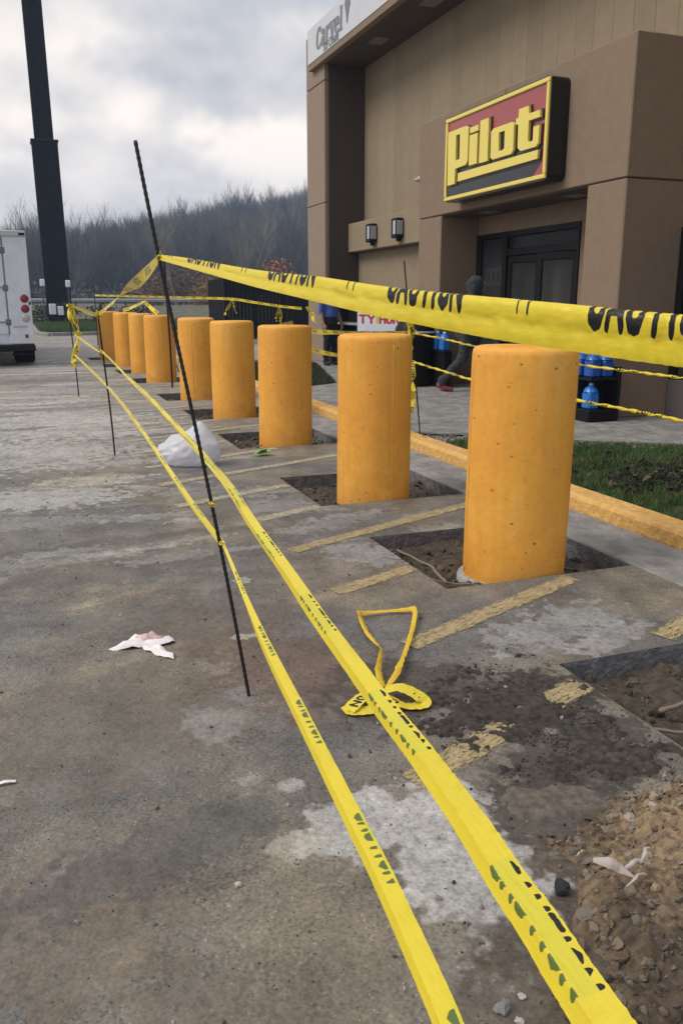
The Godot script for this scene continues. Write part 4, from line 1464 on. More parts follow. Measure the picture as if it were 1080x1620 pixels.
func make_truck() -> void:
	var t := thing("box_truck", "white box truck seen from behind at the left edge", "truck", V(-0.95, 0, -21.4))
	var w := 1.22
	var white := rough_mat(V(0.60, 0.66, 0.75), V(0.68, 0.73, 0.80), 3.0, 0.4, 0.15, 0.0, 44)
	box_part("cargo_box", V(-w, 0.78, -6.2), V(w, 3.0, -0.03), white, t, 0.03)
	box_part("skirt", V(-w, 0.49, -6.0), V(w, 0.775, -0.03), white, t, 0.02)
	var frame := box_part("rear_frame", V(w - 0.52, 0.50, -0.05), V(w, 2.94, 0.0), white, t, 0.015)
	box_part("rear_frame", V(-w, 0.50, -0.05), V(-w + 0.5, 2.94, 0.0), white, t, 0.015)
	box_part("header", V(-w, 2.90, -0.06), V(w, 3.03, 0.03), mat(0.45, 0.46, 0.48, 0.4), t, 0.015)
	for s in [-1, 1]:
		var d := box_part("rear_door", V(minf(0.004 * s, s * (w - 0.53)), 0.72, -0.045), V(maxf(0.004 * s, s * (w - 0.53)), 2.88, -0.012), white, t, 0.01)
		for y in [2.60, 1.77, 1.0]:
			box_part("hinge", V(s * (w - 0.53) - 0.06, y - 0.07, -0.02), V(s * (w - 0.53) + 0.06, y + 0.07, 0.02), mat(0.16, 0.16, 0.17, 0.5, 0.4), d, 0.02)
	box_part("door_seal", V(w - 0.545, 0.72, -0.03), V(w - 0.518, 2.88, 0.006), mat(0.18, 0.19, 0.20, 0.6), t, 0.0)
	for y in [1.78, 1.0]:
		box_part("lock_bar", V(-0.6, y - 0.02, -0.015), V(w - 0.54, y + 0.02, 0.012), mat(0.3, 0.3, 0.31, 0.4, 0.5), t, 0.008)
	var red := mat(0.22, 0.012, 0.03, 0.25)
	for q in [[1.53, red], [1.30, red], [1.09, mat(0.42, 0.42, 0.45, 0.25)]]:
		var st := st_new()
		lathe(st, PackedVector2Array([Vector2(0.001, 0.03), Vector2(0.07, 0.028), Vector2(0.088, 0.012), Vector2(0.095, 0.0)]), 20)
		var o := built("tail_light", st, q[1], t)
		o.transform = Transform3D(Basis(V(1, 0, 0), V(0, 0, 1), V(0, -1, 0)), V(w - 0.14, q[0], 0.0))
	box_part("tail_light", V(w - 0.19, 0.64, 0.0), V(w - 0.12, 0.72, 0.02), red, t, 0.01)
	box_part("side_marker", V(w - 0.05, 1.39, -0.004), V(w - 0.012, 1.46, 0.02), mats.black, t, 0.006)
	box_part("side_marker", V(w - 0.15, 2.93, 0.031), V(w - 0.02, 2.98, 0.05), mats.black, t, 0.006)
	box_part("name_plate", V(w - 0.42, 0.875, 0.001), V(w - 0.13, 0.915, 0.006), mat(0.38, 0.40, 0.43, 0.5), t, 0.0)
	box_part("bumper", V(-w + 0.05, 0.33, -0.30), V(w + 0.02, 0.475, 0.05), mats.black, t, 0.02)
	box_part("step", V(w - 0.5, 0.22, -0.2), V(w - 0.02, 0.30, 0.04), mats.black_matt, t, 0.02)
	box_part("chassis", V(-0.5, 0.5, -8.0), V(0.5, 0.74, -0.2), mats.black_matt, t, 0.0)
	box_part("mud_flap", V(w - 0.48, 0.12, -0.62), V(w - 0.06, 0.5, -0.6), mats.black_matt, t, 0.0)
	for q in [[-1, -1.3], [1, -1.3], [-1, -7.2], [1, -7.2]]:
		var wh := thing_part("wheel", t)
		wh.position = V(q[0] * (w - 0.24), 0.40, q[1])
		wh.rotation.z = PI / 2
		var st := st_new()
		lathe(st, PackedVector2Array([Vector2(0.22, -0.24), Vector2(0.36, -0.24), Vector2(0.40, -0.20), Vector2(0.40, 0.20), Vector2(0.36, 0.24), Vector2(0.22, 0.24)]), 28)
		built("tyre", st, mats.black_matt, wh)
		st = st_new()
		lathe(st, PackedVector2Array([Vector2(0.01, -0.12), Vector2(0.22, -0.22), Vector2(0.225, 0.22), Vector2(0.01, 0.12)]), 20)
		built("rim", st, mat(0.4, 0.4, 0.42, 0.5, 0.5), wh)
	box_part("cab", V(-1.1, 0.55, -8.6), V(1.1, 2.5, -6.4), white, t, 0.15)

# ------------------------------------------------------------------ bollards
func make_bollards() -> void:
	var coats := []
	for k in 3:
		var pics := bollard_pictures(5 + k)
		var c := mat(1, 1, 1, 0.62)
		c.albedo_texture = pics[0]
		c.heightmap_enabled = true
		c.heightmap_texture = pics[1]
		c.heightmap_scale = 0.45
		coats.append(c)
	var m: StandardMaterial3D = coats[0]
	var grout := rough_mat(V(0.25, 0.24, 0.23), V(0.42, 0.41, 0.39), 0.3, 0.95, 1.2, 0.0, 51)
	var spots := [[2.555, -4.02], [2.48, -5.955], [2.555, -8.58], [2.545, -10.88], [2.515, -13.14], [2.405, -16.2], [2.40, -18.5], [2.285, -20.46], [2.14, -23.1]]
	var labels := ["nearest yellow orange concrete bollard, in front of the black rack of blue jugs", "second nearest yellow orange bollard, in front of the white notice board", "third nearest bollard, right behind the scrap of green leaf", "fourth nearest bollard, overlapping the one right behind it", "fifth nearest bollard, half hidden by the fourth, right of the leaning stake", "sixth nearest bollard, on the right end of the far overlapping group", "seventh bollard, third from the far end of the row", "eighth bollard, second from the far end of the row", "farthest bollard, at the far left end of the row"]
	var first := thing("bollard", labels[0], "bollard", V(spots[0][0], 0, spots[0][1]), 0.0, "yellow orange bollards in a row along the curb")
	var st := st_new()
	var prof := PackedVector2Array([Vector2(0.280, -0.2), Vector2(0.281, 0.0), Vector2(0.281, 0.4), Vector2(0.280, 0.8), Vector2(0.280, 1.12), Vector2(0.279, 1.175), Vector2(0.275, 1.196), Vector2(0.264, 1.211), Vector2(0.24, 1.219), Vector2(0.12, 1.222), Vector2(0.002, 1.224)])
	lathe(st, prof, 72, Vector3.ZERO, 0.006)
	built("post", st, m, first)
	st = st_new()
	var seam := []
	for k in 30:
		var y := -0.05 + 1.20 * k / 29.0
		var an := 3.35
		seam.append(V(cos(an) * (0.280 + n_fine.get_noise_1d(y * 3.0) * 0.002), y, sin(an) * 0.280))
	tube(st, seam, [0.0055], 6)
	built("mould_seam", st, m, first)
	st = st_new()
	lathe(st, PackedVector2Array([Vector2(0.325, -0.2), Vector2(0.315, -0.11), Vector2(0.302, -0.085), Vector2(0.285, -0.072), Vector2(0.25, -0.07)]), 40, Vector3.ZERO, 0.025)
	var collar := st
	for k in range(1, 9):
		var o := dup(first, V(spots[k][0], 0, spots[k][1]), 1.9 * k, labels[k])
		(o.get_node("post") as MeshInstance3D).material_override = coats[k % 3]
		o.rotation.z = [0.0, 0.004, 0.010, 0.004, 0.016, 0.006, -0.004, 0.006, 0.0][k]
	built("grout_collar", collar, grout, first)
	first.scale = V(1.025, 1.0, 1.025)
	first.rotation.z = -0.008

# ------------------------------------------------------------------ people
func make_people() -> void:
	var skin := Color(0.36, 0.22, 0.15)
	var body := mat(1, 1, 1, 0.92)
	body.vertex_color_use_as_albedo = true
	body.rim_enabled = true
	body.rim = 0.2
	# a walker in a hood, striding to the right
	var hood := Color(0.034, 0.037, 0.045)
	var cloth := Color(0.032, 0.033, 0.042)
	var shoe := Color(0.30, 0.06, 0.055)
	var p := thing("person", "person in a dark hooded top and grey trousers with reddish shoes walking past the doorway", "person", V(5.98, 0.11, -11.80))
	p.rotation.y = atan2(-0.349, 0.937)
	var F_ := V(1, 0, 0)
	var L := V(0, 0, 1)
	var at := func(f: float, y: float, s: float) -> Vector3: return V(f, y, s)
	var bones := [
		[at.call(0.44, 0.90, 0.0), at.call(0.45, 1.02, 0), 0.145, 0.14, hood, 0.05],
		[at.call(0.45, 1.02, 0), at.call(0.49, 1.28, 0), 0.14, 0.155, hood, 0.06],
		[at.call(0.48, 1.33, -0.13), at.call(0.48, 1.33, 0.13), 0.085, 0.085, hood, 0.06],
		[at.call(0.49, 1.36, 0), at.call(0.53, 1.50, 0), 0.075, 0.07, hood, 0.05],
		[at.call(0.535, 1.56, 0), at.call(0.545, 1.615, 0), 0.118, 0.112, hood, 0.04],
		[at.call(0.49, 1.62, 0), at.call(0.44, 1.60, 0), 0.09, 0.055, hood, 0.05],
		[at.call(0.38, 0.92, 0.0), at.call(0.53, 0.90, 0.0), 0.14, 0.13, hood, 0.03],
		[at.call(0.60, 1.54, 0), at.call(0.615, 1.60, 0), 0.068, 0.072, skin, 0.012],
		[at.call(0.66, 1.565, 0), at.call(0.69, 1.552, 0), 0.014, 0.015, skin, 0.012],
		[at.call(0.635, 1.515, -0.02), at.call(0.635, 1.515, 0.02), 0.035, 0.035, skin, 0.02],
		# arms to the front pouch
		[at.call(0.48, 1.32, 0.17), at.call(0.44, 1.06, 0.23), 0.068, 0.056, hood, 0.03],
		[at.call(0.44, 1.06, 0.23), at.call(0.60, 0.98, 0.11), 0.056, 0.048, hood, 0.025],
		[at.call(0.48, 1.32, -0.17), at.call(0.44, 1.06, -0.23), 0.068, 0.056, hood, 0.03],
		[at.call(0.44, 1.06, -0.23), at.call(0.60, 0.98, -0.11), 0.056, 0.048, hood, 0.025],
		# rear leg, heel lifting
		[at.call(0.43, 0.88, 0.08), at.call(0.36, 0.50, 0.09), 0.105, 0.078, cloth, 0.04],
		[at.call(0.36, 0.50, 0.09), at.call(0.06, 0.17, 0.09), 0.076, 0.060, cloth, 0.03],
		[at.call(0.06, 0.17, 0.09), at.call(0.035, 0.12, 0.09), 0.062, 0.056, cloth, 0.02],
		[at.call(0.015, 0.10, 0.09), at.call(0.08, 0.055, 0.09), 0.042, 0.042, shoe, 0.02],
		[at.call(0.08, 0.055, 0.09), at.call(0.20, 0.036, 0.10), 0.044, 0.034, shoe, 0.02],
		# front leg
		[at.call(0.45, 0.88, -0.08), at.call(0.66, 0.52, -0.09), 0.105, 0.078, cloth, 0.04],
		[at.call(0.66, 0.52, -0.09), at.call(0.74, 0.13, -0.09), 0.076, 0.060, cloth, 0.03],
		[at.call(0.72, 0.06, -0.09), at.call(0.80, 0.05, -0.09), 0.046, 0.044, shoe, 0.02],
		[at.call(0.80, 0.05, -0.09), at.call(0.92, 0.055, -0.09), 0.044, 0.034, shoe, 0.02]]
	var st := st_new()
	figure(st, bones, 0.016, 0.022)
	built("body", st, body, p)
	# someone in a blue shirt by the far pillar
	var q := thing("person", "person in a blue shirt and dark trousers standing beside the far tan pillar", "person", V(6.28, 0.11, -17.6))
	q.rotation.y = -1.2
	var blue := Color(0.06, 0.12, 0.42)
	var dark := Color(0.014, 0.014, 0.02)
	var hair := Color(0.03, 0.022, 0.017)
	bones = [
		[at.call(0, 0.92, 0), at.call(0, 1.05, 0), 0.15, 0.14, dark, 0.05],
		[at.call(0, 1.08, 0), at.call(0.01, 1.32, 0), 0.15, 0.16, blue, 0.06],
		[at.call(0, 1.40, -0.14), at.call(0, 1.40, 0.14), 0.08, 0.08, blue, 0.06],
		[at.call(0.0, 1.42, 0), at.call(0.02, 1.54, 0), 0.06, 0.055, skin, 0.04],
		[at.call(0.02, 1.60, 0), at.call(0.03, 1.68, 0), 0.085, 0.092, skin, 0.03],
		[at.call(0.0, 1.68, 0), at.call(-0.005, 1.72, 0), 0.098, 0.088, hair, 0.02],
		[at.call(0.10, 1.63, 0), at.call(0.125, 1.61, 0), 0.013, 0.015, skin, 0.012],
		[at.call(0.085, 1.565, -0.02), at.call(0.085, 1.565, 0.02), 0.03, 0.03, skin, 0.02],
		[at.call(0.02, 1.63, -0.095), at.call(0.02, 1.61, -0.098), 0.018, 0.016, skin, 0.01],
		[at.call(0.02, 1.63, 0.095), at.call(0.02, 1.61, 0.098), 0.018, 0.016, skin, 0.01],
		[at.call(0, 1.39, 0.19), at.call(-0.03, 1.12, 0.25), 0.066, 0.052, blue, 0.03],
		[at.call(-0.03, 1.12, 0.25), at.call(0.08, 0.90, 0.25), 0.046, 0.034, skin, 0.02],
		[at.call(0, 1.39, -0.19), at.call(-0.03, 1.12, -0.25), 0.066, 0.052, blue, 0.03],
		[at.call(-0.03, 1.12, -0.25), at.call(0.08, 0.90, -0.25), 0.046, 0.034, skin, 0.02],
		[at.call(0, 0.92, 0.085), at.call(0.02, 0.50, 0.10), 0.105, 0.078, dark, 0.04],
		[at.call(0.02, 0.50, 0.10), at.call(-0.02, 0.10, 0.11), 0.074, 0.056, dark, 0.03],
		[at.call(-0.03, 0.05, 0.11), at.call(0.14, 0.04, 0.12), 0.046, 0.036, dark, 0.02],
		[at.call(0, 0.92, -0.085), at.call(0.02, 0.50, -0.10), 0.105, 0.078, dark, 0.04],
		[at.call(0.02, 0.50, -0.10), at.call(-0.02, 0.10, -0.11), 0.074, 0.056, dark, 0.03],
		[at.call(-0.03, 0.05, -0.11), at.call(0.14, 0.04, -0.12), 0.046, 0.036, dark, 0.02]]
	st = st_new()
	figure(st, bones, 0.02, 0.02)
	for s in [-1.0, 1.0]:
		figure(st, hand_bones(V(0.085, 0.885, 0.25 * s), V(0.25, -0.97, 0).normalized(), V(0, 0, -s), V(0.97, 0.25, 0).normalized() * -1.0, skin), 0.0045)
	built("body", st, body, q)

# ------------------------------------------------------------------ things on the forecourt
func jug(called: String, parent: Node, at: Vector3, m: Material, cap: Material) -> void:
	var st := st_new()
	st.set_uv(Vector2.ZERO)
	box(st, at + V(-0.075, 0, -0.075), at + V(0.075, 0.20, 0.075), 0.022)
	st.set_smooth_group(0)
	lathe(st, PackedVector2Array([Vector2(0.086, 0.198), Vector2(0.07, 0.235), Vector2(0.035, 0.262), Vector2(0.022, 0.275)]), 16, at)
	var o := built(called, st, m, parent)
	st = st_new()
	lathe(st, PackedVector2Array([Vector2(0.024, 0.268), Vector2(0.026, 0.295), Vector2(0.001, 0.30)]), 12, at)
	built("cap", st, cap, o)

func make_forecourt() -> void:
	var fluid := mat(0.025, 0.19, 0.62, 0.25)
	var fluid_dark := mat(0.02, 0.10, 0.42, 0.3)
	var cap := mat(0.55, 0.62, 0.72, 0.35)
	# black display rack with jugs at the right column
	var r := thing("display_rack", "black two tier display rack against the right entry column", "display rack", V(6.19, 0.11, -8.65))
	box_part("base", V(-0.21, 0, -0.65), V(0.21, 0.14, 0.65), mats.black, r, 0.01)
	box_part("back_panel", V(0.17, 0.14, -0.65), V(0.21, 0.62, 0.65), mats.black, r, 0.005)
	box_part("shelf", V(-0.21, 0.47, -0.65), V(0.168, 0.50, 0.65), mats.black, r, 0.005)
	for z in [-0.63, 0.0, 0.40]:
		box_part("divider", V(-0.20, 0.14, z), V(0.168, 0.47, z + 0.02), mats.black_matt, r, 0.0)
	var n := 0
	for s in [[-0.11, 0.14, 0.53], [-0.10, 0.50, 0.52], [0.07, 0.50, 0.52], [-0.10, 0.50, 0.30], [0.07, 0.50, 0.30], [-0.10, 0.14, 0.28], [-0.10, 0.50, 0.08], [-0.10, 0.50, -0.14], [-0.10, 0.50, -0.36], [-0.10, 0.14, -0.3]]:
		var lower: bool = s[1] < 0.3
		var j := thing("fluid_jug", ["blue fluid jug at the near end of the rack's lower shelf", "blue fluid jug on the rack's top, near end left", "blue fluid jug on the rack's top, near end right", "blue fluid jug on the rack's top, second row left", "blue fluid jug on the rack's top, second row right", "blue fluid jug on the lower shelf, second from its near end", "blue fluid jug on the rack's top behind the nearest bollard", "blue fluid jug on the rack's top, third from its far end", "blue fluid jug on the rack's top, farthest from the camera", "blue fluid jug on the lower shelf, at the far end"][n], "jug", V(6.19 + s[0], 0.11 + s[1] + 0.001, -8.65 + s[2]), 0.0, "blue fluid jugs on the display rack")
		jug("bottle", j, Vector3.ZERO, fluid if lower else fluid_dark, cap)
		n += 1
	# bin and jugs behind the walker
	var bin := thing("trash_bin", "black round topped waste bin left of the hooded walker", "bin", V(6.02, 0.11, -12.75))
	var st := st_new()
	lathe(st, PackedVector2Array([Vector2(0.24, 0.0), Vector2(0.29, 0.03), Vector2(0.31, 0.78), Vector2(0.33, 0.80)]), 28)
	built("barrel", st, mats.black, bin)
	st = st_new()
	lathe(st, PackedVector2Array([Vector2(0.335, 0.79), Vector2(0.335, 0.84), Vector2(0.31, 0.95), Vector2(0.24, 1.05), Vector2(0.12, 1.11), Vector2(0.001, 1.12)]), 28)
	var lid := built("lid", st, mats.black, bin)
	st = st_new()
	lathe(st, PackedVector2Array([Vector2(0.336, 0.855), Vector2(0.343, 0.87), Vector2(0.333, 0.885)]), 28)
	built("trim_ring", st, mat(0.55, 0.57, 0.6, 0.4), lid)
	var rack2 := thing("display_rack", "black low display rack between the waste bin and the left entry column", "display rack", V(6.28, 0.11, -12.9))
	box_part("base", V(-0.01, 0, -0.5), V(0.14, 0.55, 0.72), mats.black, rack2, 0.01)
	box_part("shelf", V(-0.02, 0.551, -0.5), V(0.14, 0.58, 0.72), mats.black_matt, rack2, 0.005)
	for k in 2:
		var j := thing("fluid_jug", ["blue fluid jug on the low rack right of the waste bin", "blue fluid jug on the low rack behind the waste bin"][k], "jug", V(6.345, 0.692, -12.32 - k * 0.24), 0.0, "blue fluid jugs on the low rack")
		jug("bottle", j, Vector3.ZERO, fluid, cap)
	# black cabinet and white notice board in front of the lower bay
	var c := thing("merchandise_cabinet", "black glossy cabinet with a grey shelf beside the white notice board", "cabinet", V(6.9, 0.11, -17.35))
	box_part("case", V(-0.02, 0, -0.75), V(0.28, 1.28, 0.75), mats.black, c, 0.05)
	box_part("side", V(-0.30, 0, -0.75), V(-0.021, 1.28, -0.70), mats.black, c, 0.01)
	box_part("side", V(-0.30, 0, 0.70), V(-0.021, 1.28, 0.75), mats.black, c, 0.01)
	box_part("shelf", V(-0.32, 0.86, -0.69), V(-0.021, 0.91, 0.69), mat(0.33, 0.33, 0.34, 0.4), c, 0.01)
	box_part("base", V(-0.32, 0, -0.69), V(-0.021, 0.5, 0.69), mats.black, c, 0.01)
	var nb := thing("notice_board", "white notice board with red lettering behind the second bollard", "sign", V(6.40, 0.11, -14.80))
	nb.rotation.y = deg_to_rad(38)
	box_part("board", V(-0.02, 0.62, -0.62), V(0.02, 1.34, 0.62), mat(0.62, 0.66, 0.74, 0.5), nb, 0.006)
	st = st_new()
	var qd := [V(-0.022, 1.325, -0.605), V(-0.022, 1.325, 0.605), V(-0.022, 0.635, 0.605), V(-0.022, 0.635, -0.605)]
	var uv := [Vector2(0, 0), Vector2(1, 0), Vector2(1, 1), Vector2(0, 1)]
	for v in [0, 1, 2, 0, 2, 3]:
		st.set_uv(uv[v])
		st.add_vertex(qd[v])
	var pm := mat(1, 1, 1, 0.5)
	pm.albedo_texture = notice_picture()
	built("print", st, pm, nb)
	for z in [-0.5, 0.5]:
		box_part("leg", V(-0.02, 0, z - 0.02), V(0.02, 0.62, z + 0.02), mats.black, nb, 0.004)
	# a paper notice and pale counter seen through the left pane
	var paper := thing("paper_notice", "white paper notice behind the left pane of the doorway", "notice", V(7.17, 1.85, -12.36))
	box_part("sheet", V(0, -0.14, -0.16), V(0.004, 0.14, 0.34), mat(0.30, 0.30, 0.30, 0.8), paper, 0.0)
	for i in 3:
		box_part("print_block", V(-0.003, -0.09, -0.10 + i * 0.14), V(-0.0005, 0.08, -0.03 + i * 0.14), mat(0.07, 0.065, 0.06, 0.8), paper, 0.0)
	var ctr := thing("shop_counter", "pale counter just inside the doorway's left pane", "counter", V(8.0, 0.105, -12.6))
	box_part("top", V(-0.3, 1.28, -0.7), V(0.3, 1.34, 0.75), mat(0.42, 0.38, 0.32, 0.5), ctr, 0.01)
	box_part("base", V(-0.26, 0, -0.66), V(0.26, 1.279, 0.71), mat(0.10, 0.08, 0.06, 0.7), ctr, 0.01)
	var ds := thing("merchandise_stand", "orange brown merchandise stand inside the shop behind the doors", "stand", V(8.3, 0.105, -11.2))
	box_part("frame", V(-0.2, 0, -0.8), V(0.2, 1.95, 0.8), mat(0.09, 0.05, 0.03, 0.7), ds, 0.01)
	for i in 6:
		box_part("goods", V(-0.27, 0.25 + 0.3 * i, -0.7), V(-0.201, 0.46 + 0.3 * i, 0.72), [mat(0.42, 0.17, 0.04), mat(0.30, 0.10, 0.04), mat(0.38, 0.25, 0.08)][i % 3], ds, 0.01)

# ------------------------------------------------------------------ stakes and tape
const FLAT := [[0.037, 0.0, 0.03], [0.018, 0.001, 0.26], [0.0, 0.0, 0.5], [-0.018, 0.001, 0.74], [-0.037, 0.0, 0.97]]
const ROPE := [[0.011, 0.0, 0.2], [0.004, 0.007, 0.4], [-0.004, 0.004, 0.6], [-0.012, -0.002, 0.9], [-0.004, -0.008, 0.7], [0.005, -0.006, 0.5], [0.011, 0.0, 0.2]]

func tape(label: String, pts: Array, angles: Array, prof: Array, per := 12, shift := 0.0, folded := false, flutter := 0.002, scales: Array = [1.0], rep := 0.55, m: Material = null) -> void:
	var o := obj("caution_tape", ribbon(pts, angles, prof, per, rep, shift, flutter, scales), m if m else (mats.tape_folded if folded else mats.tape))
	tag(o, label, "tape", "yellow caution tapes")

func knot(parent_label: String, at: Vector3, size: float, seed_: int) -> void:
	var r := RandomNumberGenerator.new()
	r.seed = seed_
	var pts := []
	for k in 14:
		pts.append(at + V(r.randfn(), r.randfn() * 1.5, r.randfn()) * size * 0.4)
	var ang := []
	for k in 8:
		ang.append(r.randf() * 200)
	tape(parent_label, pts, ang, FLAT, 5, r.randf(), false, 0.003, [0.5, 0.35, 0.5] if size > 0.02 else [0.22, 0.16, 0.22])

func make_stakes_and_tape() -> void:
	var A := V(0.696, 0, -2.869)
	stake("tall leaning rebar stake in the foreground that carries the highest tape", A, V(0.412, 1.969, -3.043))
	stake("thin stake nearest the white truck, hung with a tangle of tape ends", V(0.767, 0, -13.999), V(0.713, 1.47, -14.002), 0.009)
	stake("thin stake in the lot in front of the farthest bollards", V(0.754, 0, -8.366), V(0.690, 1.385, -8.371), 0.008)
	stake("thin stake behind the second bollard, in the bed beside the walkway", V(3.858, 0.09, -7.992), V(3.685, 1.86, -8.073), 0.007)
	stake("upright stake behind the row, just right of the leaning stake's middle", V(2.391, 0.0, -14.9), V(2.361, 2.25, -14.9), 0.016)
	stake("stake out of the row's far side holding the low far tape", V(5.2, 0.09, -16.8), V(5.2, 1.2, -16.8), 0.009)
	var T0 := [V(0.458, 1.597, -2.995), V(0.513, 1.568, -2.745), V(0.603, 1.514, -2.313), V(0.674, 1.480, -1.985), V(0.729, 1.451, -1.725), V(0.775, 1.432, -1.516), V(0.814, 1.418, -1.343), V(0.846, 1.408, -1.198), V(0.874, 1.399, -1.075), V(0.894, 1.394, -0.988), V(0.916, 1.389, -0.893), V(0.95, 1.385, -0.70), V(1.0, 1.38, -0.45)]
	var high := [[0.020, -0.030, 0.36], [0.034, -0.014, 0.47], [0.0385, -0.004, 0.535], [0.037, 0.004, 0.56], [0.026, 0.007, 0.63], [0.004, 0.007, 0.75], [-0.001, 0.004, 0.78], [-0.010, 0.008, 0.86], [-0.036, 0.002, 0.99]]
	tape("highest tape, broad and near, running from the leaning stake to the right edge", T0, [14, 18, 8, 0, -4, -6, -6, -6], high, 14, 0.34, false, 0.0024, [0.22, 0.8, 1.0, 1.0, 1.0])
	var fold := [[0.035, -0.009, 0.0, 1], [0.036, 0.0, 0.07, 2], [0.018, 0.0015, 0.28, 2], [0.0, 0.002, 0.46, 2], [-0.019, 0.004, 0.665, 3], [-0.023, -0.010, 0.78, 3], [-0.031, -0.028, 0.97, 3]]
	var T1 := [V(0.770, 0.953, -13.999), V(0.779, 0.930, -9.619), V(0.700, 1.000, -8.36), V(0.769, 0.850, -6.303), V(0.747, 0.806, -4.882), V(0.733, 0.777, -3.881), V(0.717, 0.753, -3.247), V(0.684, 0.718, -2.704), V(0.665, 0.695, -2.268), V(0.648, 0.675, -1.927), V(0.637, 0.661, -1.650), V(0.628, 0.650, -1.431), V(0.626, 0.646, -1.292), V(0.622, 0.640, -1.166), V(0.615, 0.632, -1.036), V(0.606, 0.624, -0.928), V(0.602, 0.619, -0.838), V(0.594, 0.612, -0.746), V(0.589, 0.606, -0.661), V(0.584, 0.601, -0.604), V(0.575, 0.59, -0.45)]
	tape("upper of the two long folded near tapes, running to the lower right", T1, [30, 200, 40, 100, 70, 85, 75, 88, 84, 84, 84, 84], fold, 14, 0.16, true, 0.0022, [0.42, 0.42, 0.42, 0.46, 0.55, 0.62, 0.70, 0.78, 0.85, 0.92, 0.98])
	var slim := [[0.022, -0.004, 0.50, 1], [0.023, 0.001, 0.56, 2], [0.010, 0.002, 0.70, 2], [-0.009, 0.003, 0.87, 3], [-0.016, -0.015, 1.0, 3]]
	var T2a := [V(0.739, 0.662, -14.000), V(0.728, 0.668, -8.366), V(0.685, 0.645, -5.897), V(0.642, 0.618, -4.226), V(0.623, 0.606, -3.427), V(0.616, 0.603, -2.887)]
	var T2b := [V(0.616, 0.603, -2.880), V(0.570, 0.579, -2.397), V(0.545, 0.566, -2.115), V(0.528, 0.557, -1.872), V(0.515, 0.550, -1.650), V(0.502, 0.542, -1.441), V(0.490, 0.535, -1.251), V(0.481, 0.531, -1.113), V(0.468, 0.523, -0.959), V(0.458, 0.518, -0.856), V(0.445, 0.512, -0.742), V(0.43, 0.50, -0.5)]
	tape("lower far tape, from the stake near the truck to the leaning stake", T2a, [60, 100, 50, 80, 90], slim, 16, 0.0, true, 0.002, [0.7, 0.6, 0.6, 0.6, 0.5])
	tape("lower near tape, narrow and folded, from the leaning stake to the bottom edge", T2b, [40, 78, 84, 84, 84, 84], slim, 14, 0.17, true, 0.0016, [0.3, 0.75, 0.88, 0.95, 1.0], 0.44)
	tape("tape sloping down left from the top of the leaning stake", [V(0.458, 1.597, -2.995), V(0.502, 1.552, -3.788), V(0.561, 1.486, -5.175), V(0.695, 1.341, -8.371)], [20, 10, 60, 150, 190], FLAT, 22, 0.2, false, 0.003, [0.2, 0.62, 0.7, 0.5, 0.45])
	tape("short sagging tape between the two far thin stakes", [V(0.695, 1.341, -8.371), V(0.707, 1.336, -9.864), V(0.747, 1.412, -14.0)], [60, 20, 40], FLAT, 14, 0.1, false, 0.002, [0.5, 0.8, 0.9])
	# ties and loose ends on the stakes
	for q in [["tape knot at the top of the leaning stake", V(0.460, 1.597, -2.992), 0.012, 1], ["tape knot where the upper near tape meets the leaning stake", V(0.585, 0.752, -2.89), 0.007, 2], ["tape knot low on the leaning stake", V(0.616, 0.600, -2.886), 0.007, 3], ["tangle of tape at the top of the stake nearest the truck", V(0.745, 1.38, -13.99), 0.10, 4], ["tape knot at the top of the stake before the farthest bollards", V(0.693, 1.335, -8.37), 0.03, 5], ["tape knot on the stake behind the second bollard", V(3.77, 1.14, -8.04), 0.05, 6]]:
		knot(q[0], q[1], q[2], q[3])
	tape("loose tape end hanging from the stake nearest the truck, longer one", [V(0.74, 1.38, -13.96), V(0.80, 1.15, -13.9), V(0.84, 1.0, -13.93), V(0.79, 0.78, -13.93), V(0.72, 0.55, -13.9), V(0.75, 0.45, -13.92)], [80, 20, 160, 60], FLAT, 10, 0.0, false, 0.003, [1.0, 1.3, 1.0])
	tape("loose tape end hanging from the stake nearest the truck, shorter one", [V(0.72, 1.36, -13.97), V(0.73, 1.2, -13.92), V(0.77, 1.02, -13.9), V(0.80, 0.86, -13.92)], [20, 120, 40], FLAT, 10, 0.4, false, 0.003, [1.0, 1.2, 0.8])
	tape("loose tape end hanging from the stake behind the second bollard", [V(3.77, 0.86, -8.03), V(3.765, 0.70, -8.0), V(3.775, 0.5, -8.0), V(3.76, 0.33, -8.0)], [30, 90, 160], FLAT, 10, 0.1, false, 0.003, [0.7, 0.9, 0.6])
	tape("loose tape strip hanging between both tapes of the stake behind the second bollard", [V(3.765, 1.13, -8.02), V(3.70, 1.28, -8.0), V(3.72, 1.1, -8.0), V(3.74, 0.98, -8.0)], [10, 70, 120], FLAT, 10, 0.2, false, 0.003, [0.8, 1.0, 0.7])
	# twisted tapes to the right of the row
	var tw := []
	for k in 40:
		tw.append(k * 140.0)
	tape("upper twisted tape behind the nearest bollard, reaching the right edge", [V(3.755, 1.141, -8.041), V(3.746, 1.112, -7.311), V(3.734, 1.071, -6.674), V(3.723, 1.037, -5.838), V(3.716, 1.015, -5.121), V(3.713, 1.010, -4.537), V(3.711, 1.006, -4.074), V(3.709, 1.006, -3.5), V(3.70, 1.0, -2.6)], tw, ROPE, 26, 0.0, false, 0.001)
	tape("lower twisted tape behind the nearest bollard, reaching the right edge", [V(3.790, 0.845, -8.024), V(3.767, 0.806, -7.331), V(3.745, 0.772, -6.671), V(3.731, 0.768, -5.824), V(3.717, 0.761, -5.093), V(3.707, 0.759, -4.497), V(3.698, 0.753, -4.024), V(3.686, 0.747, -3.44), V(3.67, 0.74, -2.6)], tw, ROPE, 26, 0.3, false, 0.001, [1.2, 1.2])
